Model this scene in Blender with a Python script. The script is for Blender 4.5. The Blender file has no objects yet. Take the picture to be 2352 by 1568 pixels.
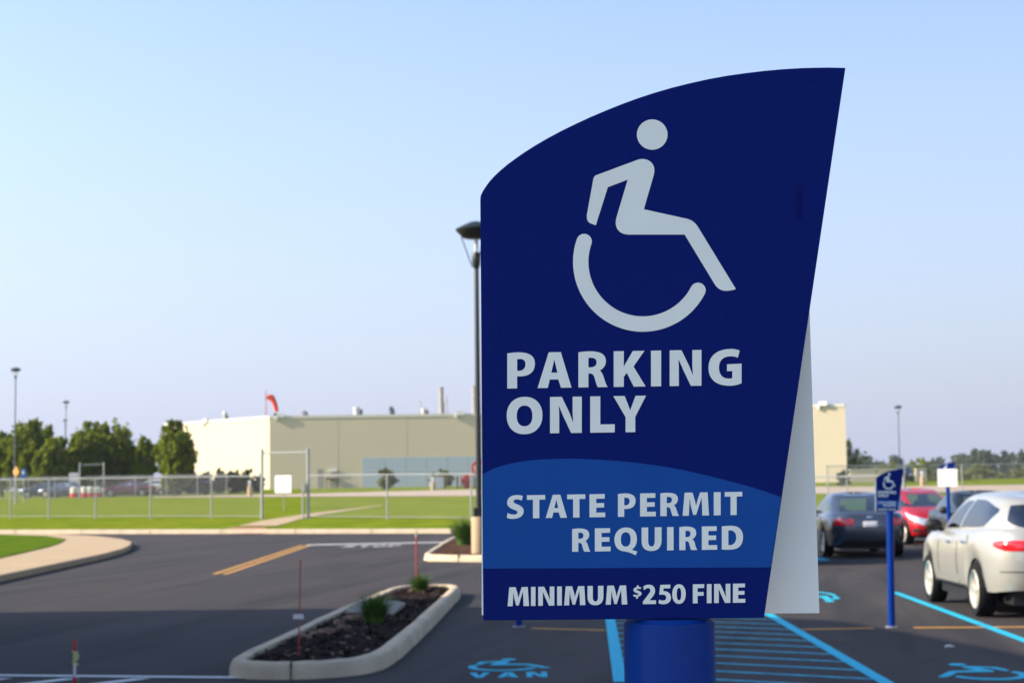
import bpy, bmesh, math, random
from mathutils import Vector, Matrix
R = math.radians
sc = bpy.context.scene
COL = sc.collection
rnd = random.Random(7)

# ------------------------------------------------------------------ camera model
F, CX, CY = 4000.0, 1176.0, 784.0
CH = 1.75
PITCH = math.atan(328 / 4000.0)
ROLL = R(0.73)
FWD = Vector((0, math.cos(PITCH), math.sin(PITCH)))
UP0 = Vector((0, -math.sin(PITCH), math.cos(PITCH)))
RT = Vector((1, 0, 0)) * math.cos(ROLL) - UP0 * math.sin(ROLL)
UP = UP0 * math.cos(ROLL) + Vector((1, 0, 0)) * math.sin(ROLL)
CAM = Vector((0, 0, CH))

def ray(px, py):
    return FWD + RT * ((px - CX) / F) + UP * ((CY - py) / F)

def on_y(px, py, Y):
    d = ray(px, py)
    return CAM + d * (Y / d.y)

def on_z(px, py, z=0.0):
    d = ray(px, py)
    return CAM + d * ((z - CH) / d.z)

def kerb_y(x):
    if x > -2.3:
        return 64.0
    return 64.0 + min(-2.3 - x, 90) * 0.40

def gz(x, y):
    d = y - kerb_y(x)
    if d <= 0: return 0.0
    if d < 10: return 0.15 + 0.025 * d
    if d < 140: return 0.4 + 0.01 * (d - 10)
    return 1.7

def on_g(px, py):
    d = ray(px, py)
    y = 10.0
    while y < 400:
        p = CAM + d * (y / d.y)
        if p.z <= gz(p.x, p.y):
            return Vector((p.x, p.y, gz(p.x, p.y)))
        y += 0.1
    return CAM + d * (400 / d.y)

# ------------------------------------------------------------------ mesh helpers
class MB:
    def __init__(s):
        s.v = []; s.f = []
    def add(s, vs, fs):
        b = len(s.v)
        s.v.extend([tuple(v) for v in vs])
        s.f.extend([tuple(i + b for i in f) for f in fs])
    def box(s, x0, x1, y0, y1, z0, z1):
        s.add([(x0,y0,z0),(x1,y0,z0),(x1,y1,z0),(x0,y1,z0),(x0,y0,z1),(x1,y0,z1),(x1,y1,z1),(x0,y1,z1)],
              [(0,3,2,1),(4,5,6,7),(0,1,5,4),(1,2,6,5),(2,3,7,6),(3,0,4,7)])
    def bar(s, a, b, r, n=4, r2=None, cap=True):
        a = Vector(a); b = Vector(b); r2 = r if r2 is None else r2
        d = (b - a).normalized()
        u = d.cross(Vector((0, 0, 1)))
        if u.length < 1e-4: u = Vector((1, 0, 0))
        u.normalize(); w = d.cross(u)
        vs = []
        for (c, rr) in ((a, r), (b, r2)):
            for k in range(n):
                t = 2 * math.pi * (k + 0.5) / n
                vs.append(c + u * (rr * math.cos(t)) + w * (rr * math.sin(t)))
        fs = [(k, (k + 1) % n, n + (k + 1) % n, n + k) for k in range(n)]
        if cap:
            fs += [tuple(range(n))[::-1], tuple(range(n, 2 * n))]
        s.add(vs, fs)
    def lathe(s, prof, c=(0, 0, 0), n=24, axis='z', cap=True):
        c = Vector(c); vs = []
        for (r, h) in prof:
            for k in range(n):
                t = 2 * math.pi * k / n
                if axis == 'z': vs.append(c + Vector((r * math.cos(t), r * math.sin(t), h)))
                else: vs.append(c + Vector((h, r * math.cos(t), r * math.sin(t))))
        fs = []
        for j in range(len(prof) - 1):
            for k in range(n):
                k2 = (k + 1) % n
                fs.append((j*n+k, j*n+k2, (j+1)*n+k2, (j+1)*n+k))
        if cap:
            fs.append(tuple(range(n))[::-1]); fs.append(tuple(range((len(prof)-1)*n, len(prof)*n)))
        s.add(vs, fs)
    def prism(s, pts, z0, z1):
        """plan outline extruded between two heights"""
        n = len(pts)
        vs = [(p[0], p[1], z0) for p in pts] + [(p[0], p[1], z1) for p in pts]
        s.add(vs, [tuple(range(n))[::-1], tuple(range(n, 2*n))] + [(k, (k+1) % n, n+(k+1) % n, n+k) for k in range(n)])
    def slab(s, pts, dv):
        """any planar outline thickened by a vector"""
        n = len(pts); dv = Vector(dv)
        vs = [Vector(p) for p in pts] + [Vector(p) + dv for p in pts]
        s.add(vs, [tuple(range(n)), tuple(range(n, 2*n))[::-1]] + [(k, n+k, n+(k+1) % n, (k+1) % n) for k in range(n)])
    def build(s, name, mat, parent=None, smooth=False, loc=None, bevel=0.0, tri=True):
        me = bpy.data.meshes.new(name)
        me.from_pydata(s.v, [], s.f)
        bm = bmesh.new(); bm.from_mesh(me)
        bmesh.ops.recalc_face_normals(bm, faces=bm.faces)
        if tri:
            big = [f for f in bm.faces if len(f.verts) > 4]
            if big: bmesh.ops.triangulate(bm, faces=big)
        bm.to_mesh(me); bm.free()
        if smooth:
            me.polygons.foreach_set('use_smooth', [True] * len(me.polygons))
            try: me.set_sharp_from_angle(angle=R(38))
            except Exception: pass
        if mat: me.materials.append(mat)
        o = bpy.data.objects.new(name, me); COL.objects.link(o)
        if parent: o.parent = parent
        if loc is not None: o.location = loc
        if bevel:
            m = o.modifiers.new('bevel', 'BEVEL'); m.width = bevel; m.segments = 2; m.limit_method = 'ANGLE'
        return o

def empty(name, loc, label=None, cat=None, group=None, rz=0.0):
    o = bpy.data.objects.new(name, None); COL.objects.link(o)
    o.location = loc; o.rotation_euler = (0, 0, rz); o.empty_display_size = 0.2
    tag(o, label, cat, group)
    return o

def tag(o, label=None, cat=None, group=None, kind=None):
    if label: o['label'] = label
    if cat: o['category'] = cat
    if group: o['group'] = group
    if kind: o['kind'] = kind
    return o

KIDS = {}
def copy_tree(o, parent=None):
    c = o.copy(); COL.objects.link(c)
    if parent is not None: c.parent = parent
    for ch in list(o.children): copy_tree(ch, c)
    return c

def struct(mb, name, mat, label=None, **k):
    o = mb.build(name, mat, **k); tag(o, label, None, None, 'structure'); return o

# ------------------------------------------------------------------ materials
def mat(name, col, rough=0.6, metal=0.0, spec=0.5, var=0.0, vscale=3.0, var2=0.0, v2scale=40.0, bump=0.0, bscale=60.0,
        coat=0.0, tint=None, trans=0.0, stretch=None):
    m = bpy.data.materials.new(name); m.use_nodes = True
    nt = m.node_tree; b = nt.nodes['Principled BSDF']
    b.inputs['Base Color'].default_value = (*col, 1); b.inputs['Roughness'].default_value = rough
    b.inputs['Metallic'].default_value = metal; b.inputs['Specular IOR Level'].default_value = spec
    b.inputs['Coat Weight'].default_value = coat; b.inputs['Coat Roughness'].default_value = 0.04
    b.inputs['Transmission Weight'].default_value = trans
    tc = nt.nodes.new('ShaderNodeTexCoord'); src = tc.outputs['Object']
    if stretch:
        mp = nt.nodes.new('ShaderNodeMapping'); mp.inputs['Scale'].default_value = stretch
        nt.links.new(src, mp.inputs['Vector']); src = mp.outputs['Vector']
    last = None
    def noise(scale, det=5):
        n = nt.nodes.new('ShaderNodeTexNoise'); n.inputs['Scale'].default_value = scale; n.inputs['Detail'].default_value = det
        nt.links.new(src, n.inputs['Vector']); return n
    def mixin(prev, fac, c2, amt):
        mr = nt.nodes.new('ShaderNodeMapRange'); mr.inputs[1].default_value = 0.35; mr.inputs[2].default_value = 0.65
        mr.inputs[3].default_value = 0; mr.inputs[4].default_value = amt
        nt.links.new(fac, mr.inputs[0])
        mx = nt.nodes.new('ShaderNodeMix'); mx.data_type = 'RGBA'
        nt.links.new(mr.outputs[0], mx.inputs[0])
        if prev is None: mx.inputs[6].default_value = (*col, 1)
        else: nt.links.new(prev, mx.inputs[6])
        mx.inputs[7].default_value = (*c2, 1)
        return mx.outputs[2]
    t1 = tint or tuple(c * 0.45 for c in col)
    if var: last = mixin(last, noise(vscale).outputs[0], t1, var)
    if var2: last = mixin(last, noise(v2scale, 3).outputs[0], tuple(min(1, c * 1.7) for c in col), var2)
    if last is not None: nt.links.new(last, b.inputs['Base Color'])
    if bump:
        bp = nt.nodes.new('ShaderNodeBump'); bp.inputs['Strength'].default_value = bump; bp.inputs['Distance'].default_value = 0.02
        nt.links.new(noise(bscale, 4).outputs[0], bp.inputs['Height']); nt.links.new(bp.outputs[0], b.inputs['Normal'])
    return m

def glass_mat(name, tint):
    m = bpy.data.materials.new(name); m.use_nodes = True; nt = m.node_tree
    for n in list(nt.nodes):
        if n.type != 'OUTPUT_MATERIAL': nt.nodes.remove(n)
    out = [n for n in nt.nodes if n.type == 'OUTPUT_MATERIAL'][0]
    t = nt.nodes.new('ShaderNodeBsdfTransparent'); t.inputs[0].default_value = (*tint, 1)
    g = nt.nodes.new('ShaderNodeBsdfGlossy'); g.inputs['Roughness'].default_value = 0.03
    fr = nt.nodes.new('ShaderNodeFresnel'); ge = nt.nodes.new('ShaderNodeNewGeometry'); io = nt.nodes.new('ShaderNodeMapRange')
    io.inputs[3].default_value = 1.55; io.inputs[4].default_value = 1 / 1.55
    nt.links.new(ge.outputs['Backfacing'], io.inputs[0]); nt.links.new(io.outputs[0], fr.inputs[0])
    ma = nt.nodes.new('ShaderNodeMath'); ma.operation = 'ADD'; ma.inputs[1].default_value = 0.18; ma.use_clamp = True
    nt.links.new(fr.outputs[0], ma.inputs[0])
    mx = nt.nodes.new('ShaderNodeMixShader')
    nt.links.new(ma.outputs[0], mx.inputs[0]); nt.links.new(t.outputs[0], mx.inputs[1]); nt.links.new(g.outputs[0], mx.inputs[2])
    nt.links.new(mx.outputs[0], out.inputs[0])
    return m

M = {}
M['asphalt'] = mat('asphalt', (0.043, 0.038, 0.038), 0.9, spec=0.2, var=0.5, vscale=0.35, tint=(0.030, 0.028, 0.029), var2=0.5, v2scale=90, bump=0.4, bscale=120, stretch=(1.0, 0.3, 1.0))
def streaky_asphalt():
    m = M['asphalt']; nt = m.node_tree; b = nt.nodes['Principled BSDF']; tc = [n for n in nt.nodes if n.type == 'TEX_COORD'][0]
    cur = b.inputs['Base Color'].links[0].from_socket
    for rot, scl, col, amt, lo, hi in ((R(74), (.085, .8, 1), (0.066, 0.057, 0.054), .8, .47, .70), (R(80), (.12, 1.5, 1), (0.022, 0.022, 0.025), .7, .50, .66), (0, (.10, .16, 1), (0.056, 0.047, 0.045), .7, .5, .68), (.3, (1.3, 1.6, 1), (0.024, 0.023, 0.025), .5, .60, .70)):
        mp = nt.nodes.new('ShaderNodeMapping'); mp.vector_type = 'TEXTURE'; mp.inputs['Rotation'].default_value = (0, 0, rot); mp.inputs['Scale'].default_value = (1 / scl[0], 1 / scl[1], 1)
        nt.links.new(tc.outputs['Object'], mp.inputs['Vector'])
        n = nt.nodes.new('ShaderNodeTexNoise'); n.inputs['Scale'].default_value = 1.0; n.inputs['Detail'].default_value = 4; n.inputs['Distortion'].default_value = .4
        nt.links.new(mp.outputs['Vector'], n.inputs['Vector'])
        mr = nt.nodes.new('ShaderNodeMapRange'); mr.inputs[1].default_value = lo; mr.inputs[2].default_value = hi; mr.inputs[4].default_value = amt
        nt.links.new(n.outputs[0], mr.inputs[0])
        mx = nt.nodes.new('ShaderNodeMix'); mx.data_type = 'RGBA'; nt.links.new(mr.outputs[0], mx.inputs[0]); nt.links.new(cur, mx.inputs[6]); mx.inputs[7].default_value = (*col, 1)
        cur = mx.outputs[2]
    nt.links.new(cur, b.inputs['Base Color'])
streaky_asphalt()
M['grass'] = mat('lawn', (0.150, 0.172, 0.016), 0.95, spec=0.0, var=0.9, vscale=0.14, tint=(0.10, 0.165, 0.010), var2=0.5, v2scale=0.8, bump=0.6, bscale=30)
M['turf'] = mat('turf', (0.10, 0.155, 0.012), 0.95, spec=0.0, var=0.8, vscale=1.2, tint=(0.05, 0.095, 0.015), var2=0.3, v2scale=14, bump=0.6, bscale=40)
M['concrete'] = mat('concrete', (0.47, 0.35, 0.215), 0.9, spec=0.1, var=0.5, vscale=0.8, tint=(0.37, 0.28, 0.18), var2=0.12, v2scale=60, bump=0.15, bscale=90)
M['kerb'] = mat('kerb_concrete', (0.62, 0.49, 0.34), 0.9, spec=0.1, var=0.8, vscale=2.6, tint=(0.44, 0.36, 0.26), var2=0.15, v2scale=45, bump=0.25, bscale=70)
M['road'] = mat('pale_road', (0.48, 0.38, 0.29), 0.9, spec=0.1, var=0.3, vscale=0.3, tint=(0.40, 0.32, 0.25))
M['dirt'] = mat('dry_field', (0.36, 0.25, 0.15), 0.95, spec=0.1, var=0.5, vscale=0.3, tint=(0.22, 0.19, 0.08))
M['tactile'] = mat('tactile_red', (0.42, 0.16, 0.12), 0.8, var=0.3, vscale=3)
M['mulch'] = mat('mulch', (0.030, 0.020, 0.016), 0.95, spec=0.1, var=0.7, vscale=9, tint=(0.014, 0.010, 0.009), var2=0.6, v2scale=45, bump=1.0, bscale=40)
M['mulch_red'] = mat('mulch_red', (0.11, 0.055, 0.035), 0.95, spec=0.1, var=0.7, vscale=9, tint=(0.05, 0.025, 0.018), bump=1.0, bscale=40)
M['wood'] = mat('wood_chip', (0.30, 0.20, 0.14), 0.9, spec=0.1, var=0.8, vscale=14, tint=(0.09, 0.055, 0.04))
M['stone'] = mat('pale_stone', (0.27, 0.25, 0.21), 0.9, spec=0.2, var=0.7, vscale=8, tint=(0.16, 0.15, 0.12), bump=0.4, bscale=40)
M['white_line'] = mat('white_paint', (0.80, 0.80, 0.78), 0.75, spec=0.2, var=0.4, vscale=6, tint=(0.58, 0.58, 0.58))
M['worn_white'] = mat('worn_white_paint', (0.40, 0.37, 0.36), 0.8, var=0.6, vscale=5, tint=(0.2, 0.19, 0.19))
M['yellow_line'] = mat('yellow_paint', (0.62, 0.31, 0.055), 0.75, spec=0.3, var=0.5, vscale=6, tint=(0.42, 0.22, 0.06))
M['blue_line'] = mat('blue_paint', (0.006, 0.50, 0.70), 0.7, spec=0.3, var=0.45, vscale=16, tint=(0.015, 0.31, 0.45))
M['blue_thin'] = mat('blue_paint_worn', (0.02, 0.43, 0.60), 0.7, spec=0.3, var=0.7, vscale=8, tint=(0.035, 0.17, 0.26))
M['navy'] = mat('sign_navy', (0.0012, 0.0105, 0.130), 0.6, spec=0.06, var=0.22, vscale=9, tint=(0.0016, 0.008, 0.105), var2=0.14, v2scale=420, bump=0.05, bscale=500)
M['navy_band'] = mat('sign_blue', (0.008, 0.068, 0.315), 0.6, spec=0.05, var=0.08, vscale=20)
M['navy_mark'] = mat('sign_residue', (0.003, 0.007, 0.105), 0.6, spec=0.05)
M['letter'] = mat('reflective_white', (0.61, 0.75, 0.78), 0.7, spec=0.1, var=0.06, vscale=25)
M['panel_white'] = mat('panel_white', (0.72, 0.90, 0.97), 0.5, spec=0.12, var=0.04, vscale=8)
M['white'] = mat('white_enamel', (0.78, 0.77, 0.75), 0.5, var=0.08, vscale=4)
M['post_blue'] = mat('post_blue', (0.002, 0.036, 0.25), 0.35, spec=0.12, var=0.12, vscale=10)
M['steel'] = mat('galvanised', (0.36, 0.37, 0.38), 0.55, metal=0.35, var=0.2, vscale=6)
M['black'] = mat('black_metal', (0.012, 0.014, 0.014), 0.42, spec=0.5, var=0.3, vscale=5, tint=(0.02, 0.022, 0.02))
M['pole_grey'] = mat('pole_blue_grey', (0.10, 0.12, 0.15), 0.5, var=0.2, vscale=4)
M['lens'] = mat('lamp_lens', (0.6, 0.6, 0.58), 0.2)
M['wall'] = mat('wall_cream', (0.595, 0.515, 0.367), 0.85, spec=0.2, var=0.35, vscale=0.12, tint=(0.56, 0.485, 0.348), var2=0.04, v2scale=6, bump=0.1, bscale=10)
M['wall_blue'] = mat('wall_blue_grey', (0.40, 0.46, 0.51), 0.55, var=0.4, vscale=0.5, tint=(0.36, 0.44, 0.47))
M['coping'] = mat('coping', (0.66, 0.62, 0.52), 0.6)
M['dark'] = mat('dark_void', (0.03, 0.03, 0.03), 0.7)
M['door'] = mat('door_grey', (0.33, 0.31, 0.27), 0.6, var=0.2)
M['vent'] = mat('roof_vent', (0.60, 0.60, 0.60), 0.45, metal=0.2, var=0.2)
M['stack'] = mat('stack_grey', (0.36, 0.35, 0.31), 0.6, var=0.5, vscale=1.5)
M['red'] = mat('safety_red', (0.62, 0.025, 0.015), 0.45, var=0.2, vscale=3)
M['rod_red'] = mat('rod_red', (0.50, 0.055, 0.03), 0.5, var=0.3, vscale=8)
M['windsock'] = mat('windsock_cloth', (0.78, 0.07, 0.02), 0.8, var=0.3, vscale=2)
M['yellow'] = mat('sign_yellow', (0.85, 0.36, 0.0), 0.5)
M['sign_blue'] = mat('small_sign_blue', (0.04, 0.12, 0.5), 0.5)
M['tape'] = mat('tape_yellow', (0.55, 0.52, 0.18), 0.6, var=0.5, vscale=40, tint=(0.5, 0.5, 0.45))
M['orange'] = mat('orange_plastic', (0.7, 0.15, 0.02), 0.5)
M['leaf'] = mat('leaf', (0.21, 0.245, 0.018), 0.75, spec=0.2, var=0.8, vscale=0.55, tint=(0.06, 0.10, 0.010), var2=0.3, v2scale=3)
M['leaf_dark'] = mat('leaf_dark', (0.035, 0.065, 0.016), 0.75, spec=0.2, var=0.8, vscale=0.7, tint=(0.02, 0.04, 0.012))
M['leaf_pale'] = mat('leaf_pale', (0.20, 0.22, 0.08), 0.8, spec=0.2, var=0.8, vscale=0.9, tint=(0.12, 0.14, 0.05))
M['leaf_far'] = mat('leaf_far', (0.11, 0.135, 0.075), 0.9, spec=0.0, var=0.8, vscale=0.1, tint=(0.06, 0.09, 0.055))  # paler, bluer leaves: part of the distance haze is in this colour
def thin_leaf(k, amt):
    m = M[k]; nt = m.node_tree; b = nt.nodes['Principled BSDF']; out = [n for n in nt.nodes if n.type == 'OUTPUT_MATERIAL'][0]
    t = nt.nodes.new('ShaderNodeBsdfTranslucent'); mx = nt.nodes.new('ShaderNodeMixShader'); mx.inputs[0].default_value = amt
    nt.links.new(b.inputs['Base Color'].links[0].from_socket, t.inputs[0])
    nt.links.new(b.outputs[0], mx.inputs[1]); nt.links.new(t.outputs[0], mx.inputs[2]); nt.links.new(mx.outputs[0], out.inputs[0])
for k_ in ('leaf', 'leaf_pale', 'leaf_far', 'leaf_dark'): thin_leaf(k_, .4)
M['bark'] = mat('bark', (0.10, 0.075, 0.055), 0.9, spec=0.1, var=0.6, vscale=5, bump=0.5, bscale=20)
M['blade'] = mat('grass_blade', (0.085, 0.16, 0.022), 0.6, spec=0.3, var=0.7, vscale=7, tint=(0.035, 0.075, 0.012), var2=0.3, v2scale=30)
M['flower'] = mat('purple_flower', (0.18, 0.10, 0.24), 0.8)
M['rubber'] = mat('rubber', (0.012, 0.012, 0.013), 0.8, spec=0.2)
M['rim'] = mat('alloy_rim', (0.78, 0.74, 0.64), 0.35, metal=0.55)
M['plastic'] = mat('black_plastic', (0.014, 0.014, 0.015), 0.55, spec=0.4)
M['interior'] = mat('car_interior', (0.05, 0.05, 0.055), 0.8)
M['seat_pale'] = mat('seat_grey', (0.12, 0.12, 0.125), 0.8)
M['chrome'] = mat('chrome', (0.85, 0.85, 0.85), 0.12, metal=1.0)
M['tail'] = mat('tail_red', (0.80, 0.012, 0.016), 0.12, spec=0.7, coat=1.0)
M['tail_dark'] = mat('tail_dark', (0.16, 0.004, 0.008), 0.15, coat=1.0)
M['head'] = mat('headlight', (0.72, 0.74, 0.76), 0.12, metal=0.5, coat=1.0)
M['plate'] = mat('plate_white', (0.72, 0.70, 0.72), 0.5)
M['glass'] = glass_mat('car_glass', (0.74, 0.86, 0.80))
M['glass_dark'] = glass_mat('privacy_glass', (0.10, 0.10, 0.12))
M['office_wall'] = mat('pale_wall', (0.66, 0.62, 0.55), 0.85, var=0.3, vscale=1)
M['office_glass'] = mat('office_glass', (0.04, 0.06, 0.08), 0.1)
def paint(name, col, metal=0.4, rough=0.28):
    return mat(name, col, rough, metal=metal, coat=0.8, var2=0.0)
M['p_silver'] = paint('paint_silver', (0.47, 0.465, 0.415), 0.32, 0.28)
M['p_grey'] = paint('paint_slate', (0.085, 0.10, 0.135), 0.6, 0.2)
M['p_red'] = paint('paint_red', (0.50, 0.006, 0.014), 0.25, 0.28)
M['p_black'] = mat('paint_black', (0.008, 0.009, 0.012), 0.3, spec=0.4, coat=0.3)
M['p_green'] = paint('paint_green', (0.010, 0.022, 0.022), 0.3, 0.22)
M['p_maroon'] = paint('paint_maroon', (0.16, 0.02, 0.05), 0.3)
M['p_blue'] = paint('paint_blue', (0.045, 0.06, 0.10), 0.3)
M['p_white'] = paint('paint_white', (0.7, 0.7, 0.7), 0.0)

# ------------------------------------------------------------------ outline paths (SVG-like) with holes
def path(d, n=9):
    tk = d.replace(',', ' ').split(); i = 0; out = []; cur = []; cmd = None
    def num():
        nonlocal i
        v = float(tk[i]); i += 1; return v
    while i < len(tk):
        if tk[i] in 'MLCZ':
            cmd = tk[i]; i += 1
            if cmd == 'Z':
                out.append(cur); cur = []; continue
        if cmd == 'M': cur = [(num(), num())]; cmd = 'L'
        elif cmd == 'L': cur.append((num(), num()))
        elif cmd == 'C':
            p0 = cur[-1]; p1 = (num(), num()); p2 = (num(), num()); p3 = (num(), num())
            for k in range(1, n + 1):
                t = k / n; a = (1-t)**3; b = 3*t*(1-t)**2; c = 3*t*t*(1-t); e = t**3
                cur.append((a*p0[0]+b*p1[0]+c*p2[0]+e*p3[0], a*p0[1]+b*p1[1]+c*p2[1]+e*p3[1]))
    return out

def ell(cx, cy, rx, ry, n=40, p=2.2):
    o = []
    for k in range(n):
        t = 2*math.pi*k/n; c = math.cos(t); s = math.sin(t)
        o.append((cx + rx*math.copysign(abs(c)**(2/p), c), cy + ry*math.copysign(abs(s)**(2/p), s)))
    return o

GL = {
 'P': "M 0 0 L 0 .985 C .12 1 .25 1.01 .40 1.01 C .78 1.01 1 .91 1 .69 C 1 .45 .80 .335 .45 .335 L .355 .34 L .355 0 Z M .355 .495 L .355 .815 C .42 .83 .66 .85 .66 .68 C .66 .50 .47 .48 .355 .495 Z",
 'A': "M 0 0 L .33 1 L .685 1 L 1 0 L .69 0 L .61 .235 L .36 .235 L .30 0 Z M .405 .425 L .48 .74 L .492 .80 L .508 .74 L .585 .425 Z",
 'R': "M 0 0 L 0 .985 C .1 1 .22 1.01 .38 1.01 C .74 1.01 .935 .92 .935 .73 C .935 .60 .84 .51 .72 .465 C .82 .42 .85 .30 .89 .20 C .92 .11 .96 .04 1 0 L .66 0 C .62 .05 .60 .13 .56 .24 C .52 .36 .47 .385 .39 .385 L .34 .385 L .34 0 Z M .34 .56 L .34 .82 C .42 .84 .62 .84 .62 .70 C .62 .58 .50 .55 .34 .56 Z",
 'K': "M 0 0 L 0 1 L .315 1 L .315 .56 L .35 .62 L .60 1 L .965 1 L .62 .565 L 1 0 L .63 0 L .41 .39 L .315 .275 L .315 0 Z",
 'I': "M 0 0 L 0 1 L 1 1 L 1 0 Z",
 'N': "M 0 0 L 0 1 L .37 1 L .60 .58 L .735 .28 C .72 .45 .713 .55 .713 .66 L .713 1 L 1 1 L 1 0 L .665 0 L .42 .46 L .275 .76 C .285 .62 .288 .50 .288 .37 L .288 0 Z",
 'G': "M .56 .585 L 1 .60 L 1 .05 C .90 .01 .78 -.015 .66 -.015 C .22 -.015 0 .18 0 .50 C 0 .83 .26 1.015 .66 1.015 C .77 1.015 .87 .995 .945 .965 L .885 .765 C .82 .795 .75 .81 .66 .81 C .45 .81 .315 .70 .315 .50 C .315 .29 .44 .185 .61 .185 C .66 .185 .695 .19 .72 .20 L .72 .395 L .56 .395 Z",
 'L': "M 0 0 L 0 1 L .41 1 L .41 .225 L 1 .225 L 1 0 Z",
 'Y': "M .375 0 L .375 .415 L 0 1 L .345 1 L .445 .77 L .515 .60 L .585 .77 L .68 1 L 1 1 L .67 .42 L .67 0 Z",
 'S': "M 0 .045 C .1 .005 .22 -.015 .36 -.015 C .80 -.015 1 .14 1 .31 C 1 .45 .87 .54 .63 .61 C .47 .66 .40 .69 .40 .745 C .40 .795 .47 .825 .58 .825 C .71 .825 .82 .80 .88 .77 L .95 .965 C .87 .995 .75 1.015 .58 1.015 C .22 1.015 .02 .87 .02 .69 C .02 .55 .18 .45 .42 .385 C .58 .34 .63 .31 .63 .26 C .63 .20 .55 .175 .40 .175 C .27 .175 .13 .21 .055 .245 Z",
 'T': "M .33 0 L .33 .80 L 0 .80 L 0 1 L 1 1 L 1 .80 L .68 .80 L .68 0 Z",
 'E': "M 0 0 L 0 1 L .97 1 L .97 .80 L .43 .80 L .43 .61 L .93 .61 L .93 .415 L .43 .415 L .43 .20 L 1 .20 L 1 0 Z",
 'M': "M 0 0 L .075 1 L .375 1 L .46 .67 L .51 .43 L .565 .67 L .66 1 L .945 1 L 1 0 L .745 0 L .735 .38 L .715 .76 L .62 .42 L .515 .035 L .50 .035 L .40 .035 L .31 .42 L .265 .76 L .25 .38 L .235 0 Z",
 'U': "M 0 1 L .33 1 L .33 .42 C .33 .26 .40 .18 .50 .18 C .60 .18 .66 .26 .66 .42 L .66 1 L 1 1 L 1 .43 C 1 .14 .82 -.015 .495 -.015 C .18 -.015 0 .13 0 .43 Z",
 'D': "M 0 .01 L 0 .985 C .1 1 .22 1.01 .36 1.01 C .60 1.01 .75 .97 .84 .89 C .95 .80 1 .67 1 .52 C 1 .34 .94 .21 .84 .12 C .73 .03 .57 -.01 .34 -.01 C .18 -.01 .08 0 0 .01 Z M .31 .19 C .50 .16 .68 .26 .68 .51 C .68 .73 .52 .84 .31 .81 Z",
 'F': "M 0 0 L 0 1 L 1 1 L 1 .80 L .42 .80 L .42 .59 L .95 .59 L .95 .395 L .42 .395 L .42 0 Z",
 '2': "M 0 0 L 0 .13 L .18 .29 C .45 .54 .57 .62 .57 .72 C .57 .80 .50 .84 .40 .84 C .29 .84 .18 .79 .10 .73 L .02 .91 C .13 .98 .27 1.02 .45 1.02 C .76 1.02 .93 .88 .93 .70 C .93 .52 .78 .40 .60 .27 L .50 .195 L 1 .195 L 1 0 Z",
 '5': "M .95 1 L .95 .81 L .43 .81 L .40 .66 C .76 .68 1 .54 1 .32 C 1 .10 .78 -.015 .42 -.015 C .24 -.015 .10 .01 .02 .05 L .08 .23 C .15 .20 .25 .175 .38 .175 C .53 .175 .63 .23 .63 .325 C .63 .44 .52 .49 .28 .49 C .20 .49 .13 .485 .08 .48 L .17 1 Z",
 'V': "M .36 0 L 0 1 L .33 1 L .46 .50 L .505 .28 L .55 .50 L .68 1 L 1 1 L .64 0 Z",
 '$': "M .0 .155 C .1 .12 .2 .10 .36 .10 C .80 .10 1 .22 1 .36 C 1 .47 .87 .54 .63 .60 C .47 .64 .40 .66 .40 .70 C .40 .74 .47 .765 .58 .765 C .71 .765 .82 .745 .88 .725 L .95 .88 C .87 .90 .80 .915 .66 .92 L .66 1.05 L .42 1.05 L .42 .91 C .15 .88 .02 .78 .02 .66 C .02 .55 .18 .47 .42 .41 C .58 .375 .63 .35 .63 .31 C .63 .265 .55 .245 .40 .245 C .27 .245 .13 .27 .055 .30 Z M .34 .095 L .58 .105 L .58 -.06 L .34 -.06 Z",
}
def glyph(ch):
    if ch == 'O': return [ell(.5, .5, .5, 1.03/2), ell(.5, .49, .22, .285, p=2.3)]
    if ch == '0': return [ell(.5, .5, .5, 1.03/2), ell(.5, .5, .17, .325, p=2.3)]
    if ch == 'Q': return [path("M .5 1.015 C .2 1.015 0 .80 0 .49 C 0 .18 .19 -.005 .47 -.02 C .62 -.05 .76 -.10 .93 -.19 L 1 -.03 C .92 0 .84 .01 .77 .06 C .92 .16 .985 .32 .985 .51 C .985 .82 .80 1.015 .5 1.015 Z", 14)[0], ell(.495, .50, .215, .31, p=2.3)]
    return path(GL[ch])

def text_bulge(points_list, fmap, name, m, parent, depth):
    """2-D outlines with holes, filled as one mesh; fmap takes (u,v,k) to a point, k=0 front 1 back"""
    cu = bpy.data.curves.new('outline', 'CURVE'); cu.dimensions = '2D'; cu.fill_mode = 'BOTH'
    for loop in points_list:
        sp = cu.splines.new('POLY'); sp.points.add(len(loop) - 1); sp.use_cyclic_u = True
        for p, (u, v) in zip(sp.points, loop): p.co = (u, v, 0, 1)
    ob = bpy.data.objects.new('outline', cu)
    me = bpy.data.meshes.new_from_object(ob)
    vs = [v.co.copy() for v in me.vertices]; fs = [tuple(p.vertices) for p in me.polygons]
    bpy.data.objects.remove(ob); bpy.data.curves.remove(cu); bpy.data.meshes.remove(me)
    mb = MB()
    mb.add([fmap(v.x, v.y, 0) for v in vs], fs)
    # side walls
    for loop in points_list:
        n = len(loop)
        a = [fmap(u, v, 0) for (u, v) in loop]; b = [fmap(u, v, 1) for (u, v) in loop]
        mb.add(a + b, [(k, (k+1) % n, n+(k+1) % n, n+k) for k in range(n)])
    return mb

def merge_loops(lst): return [l for g in lst for l in g]
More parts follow.
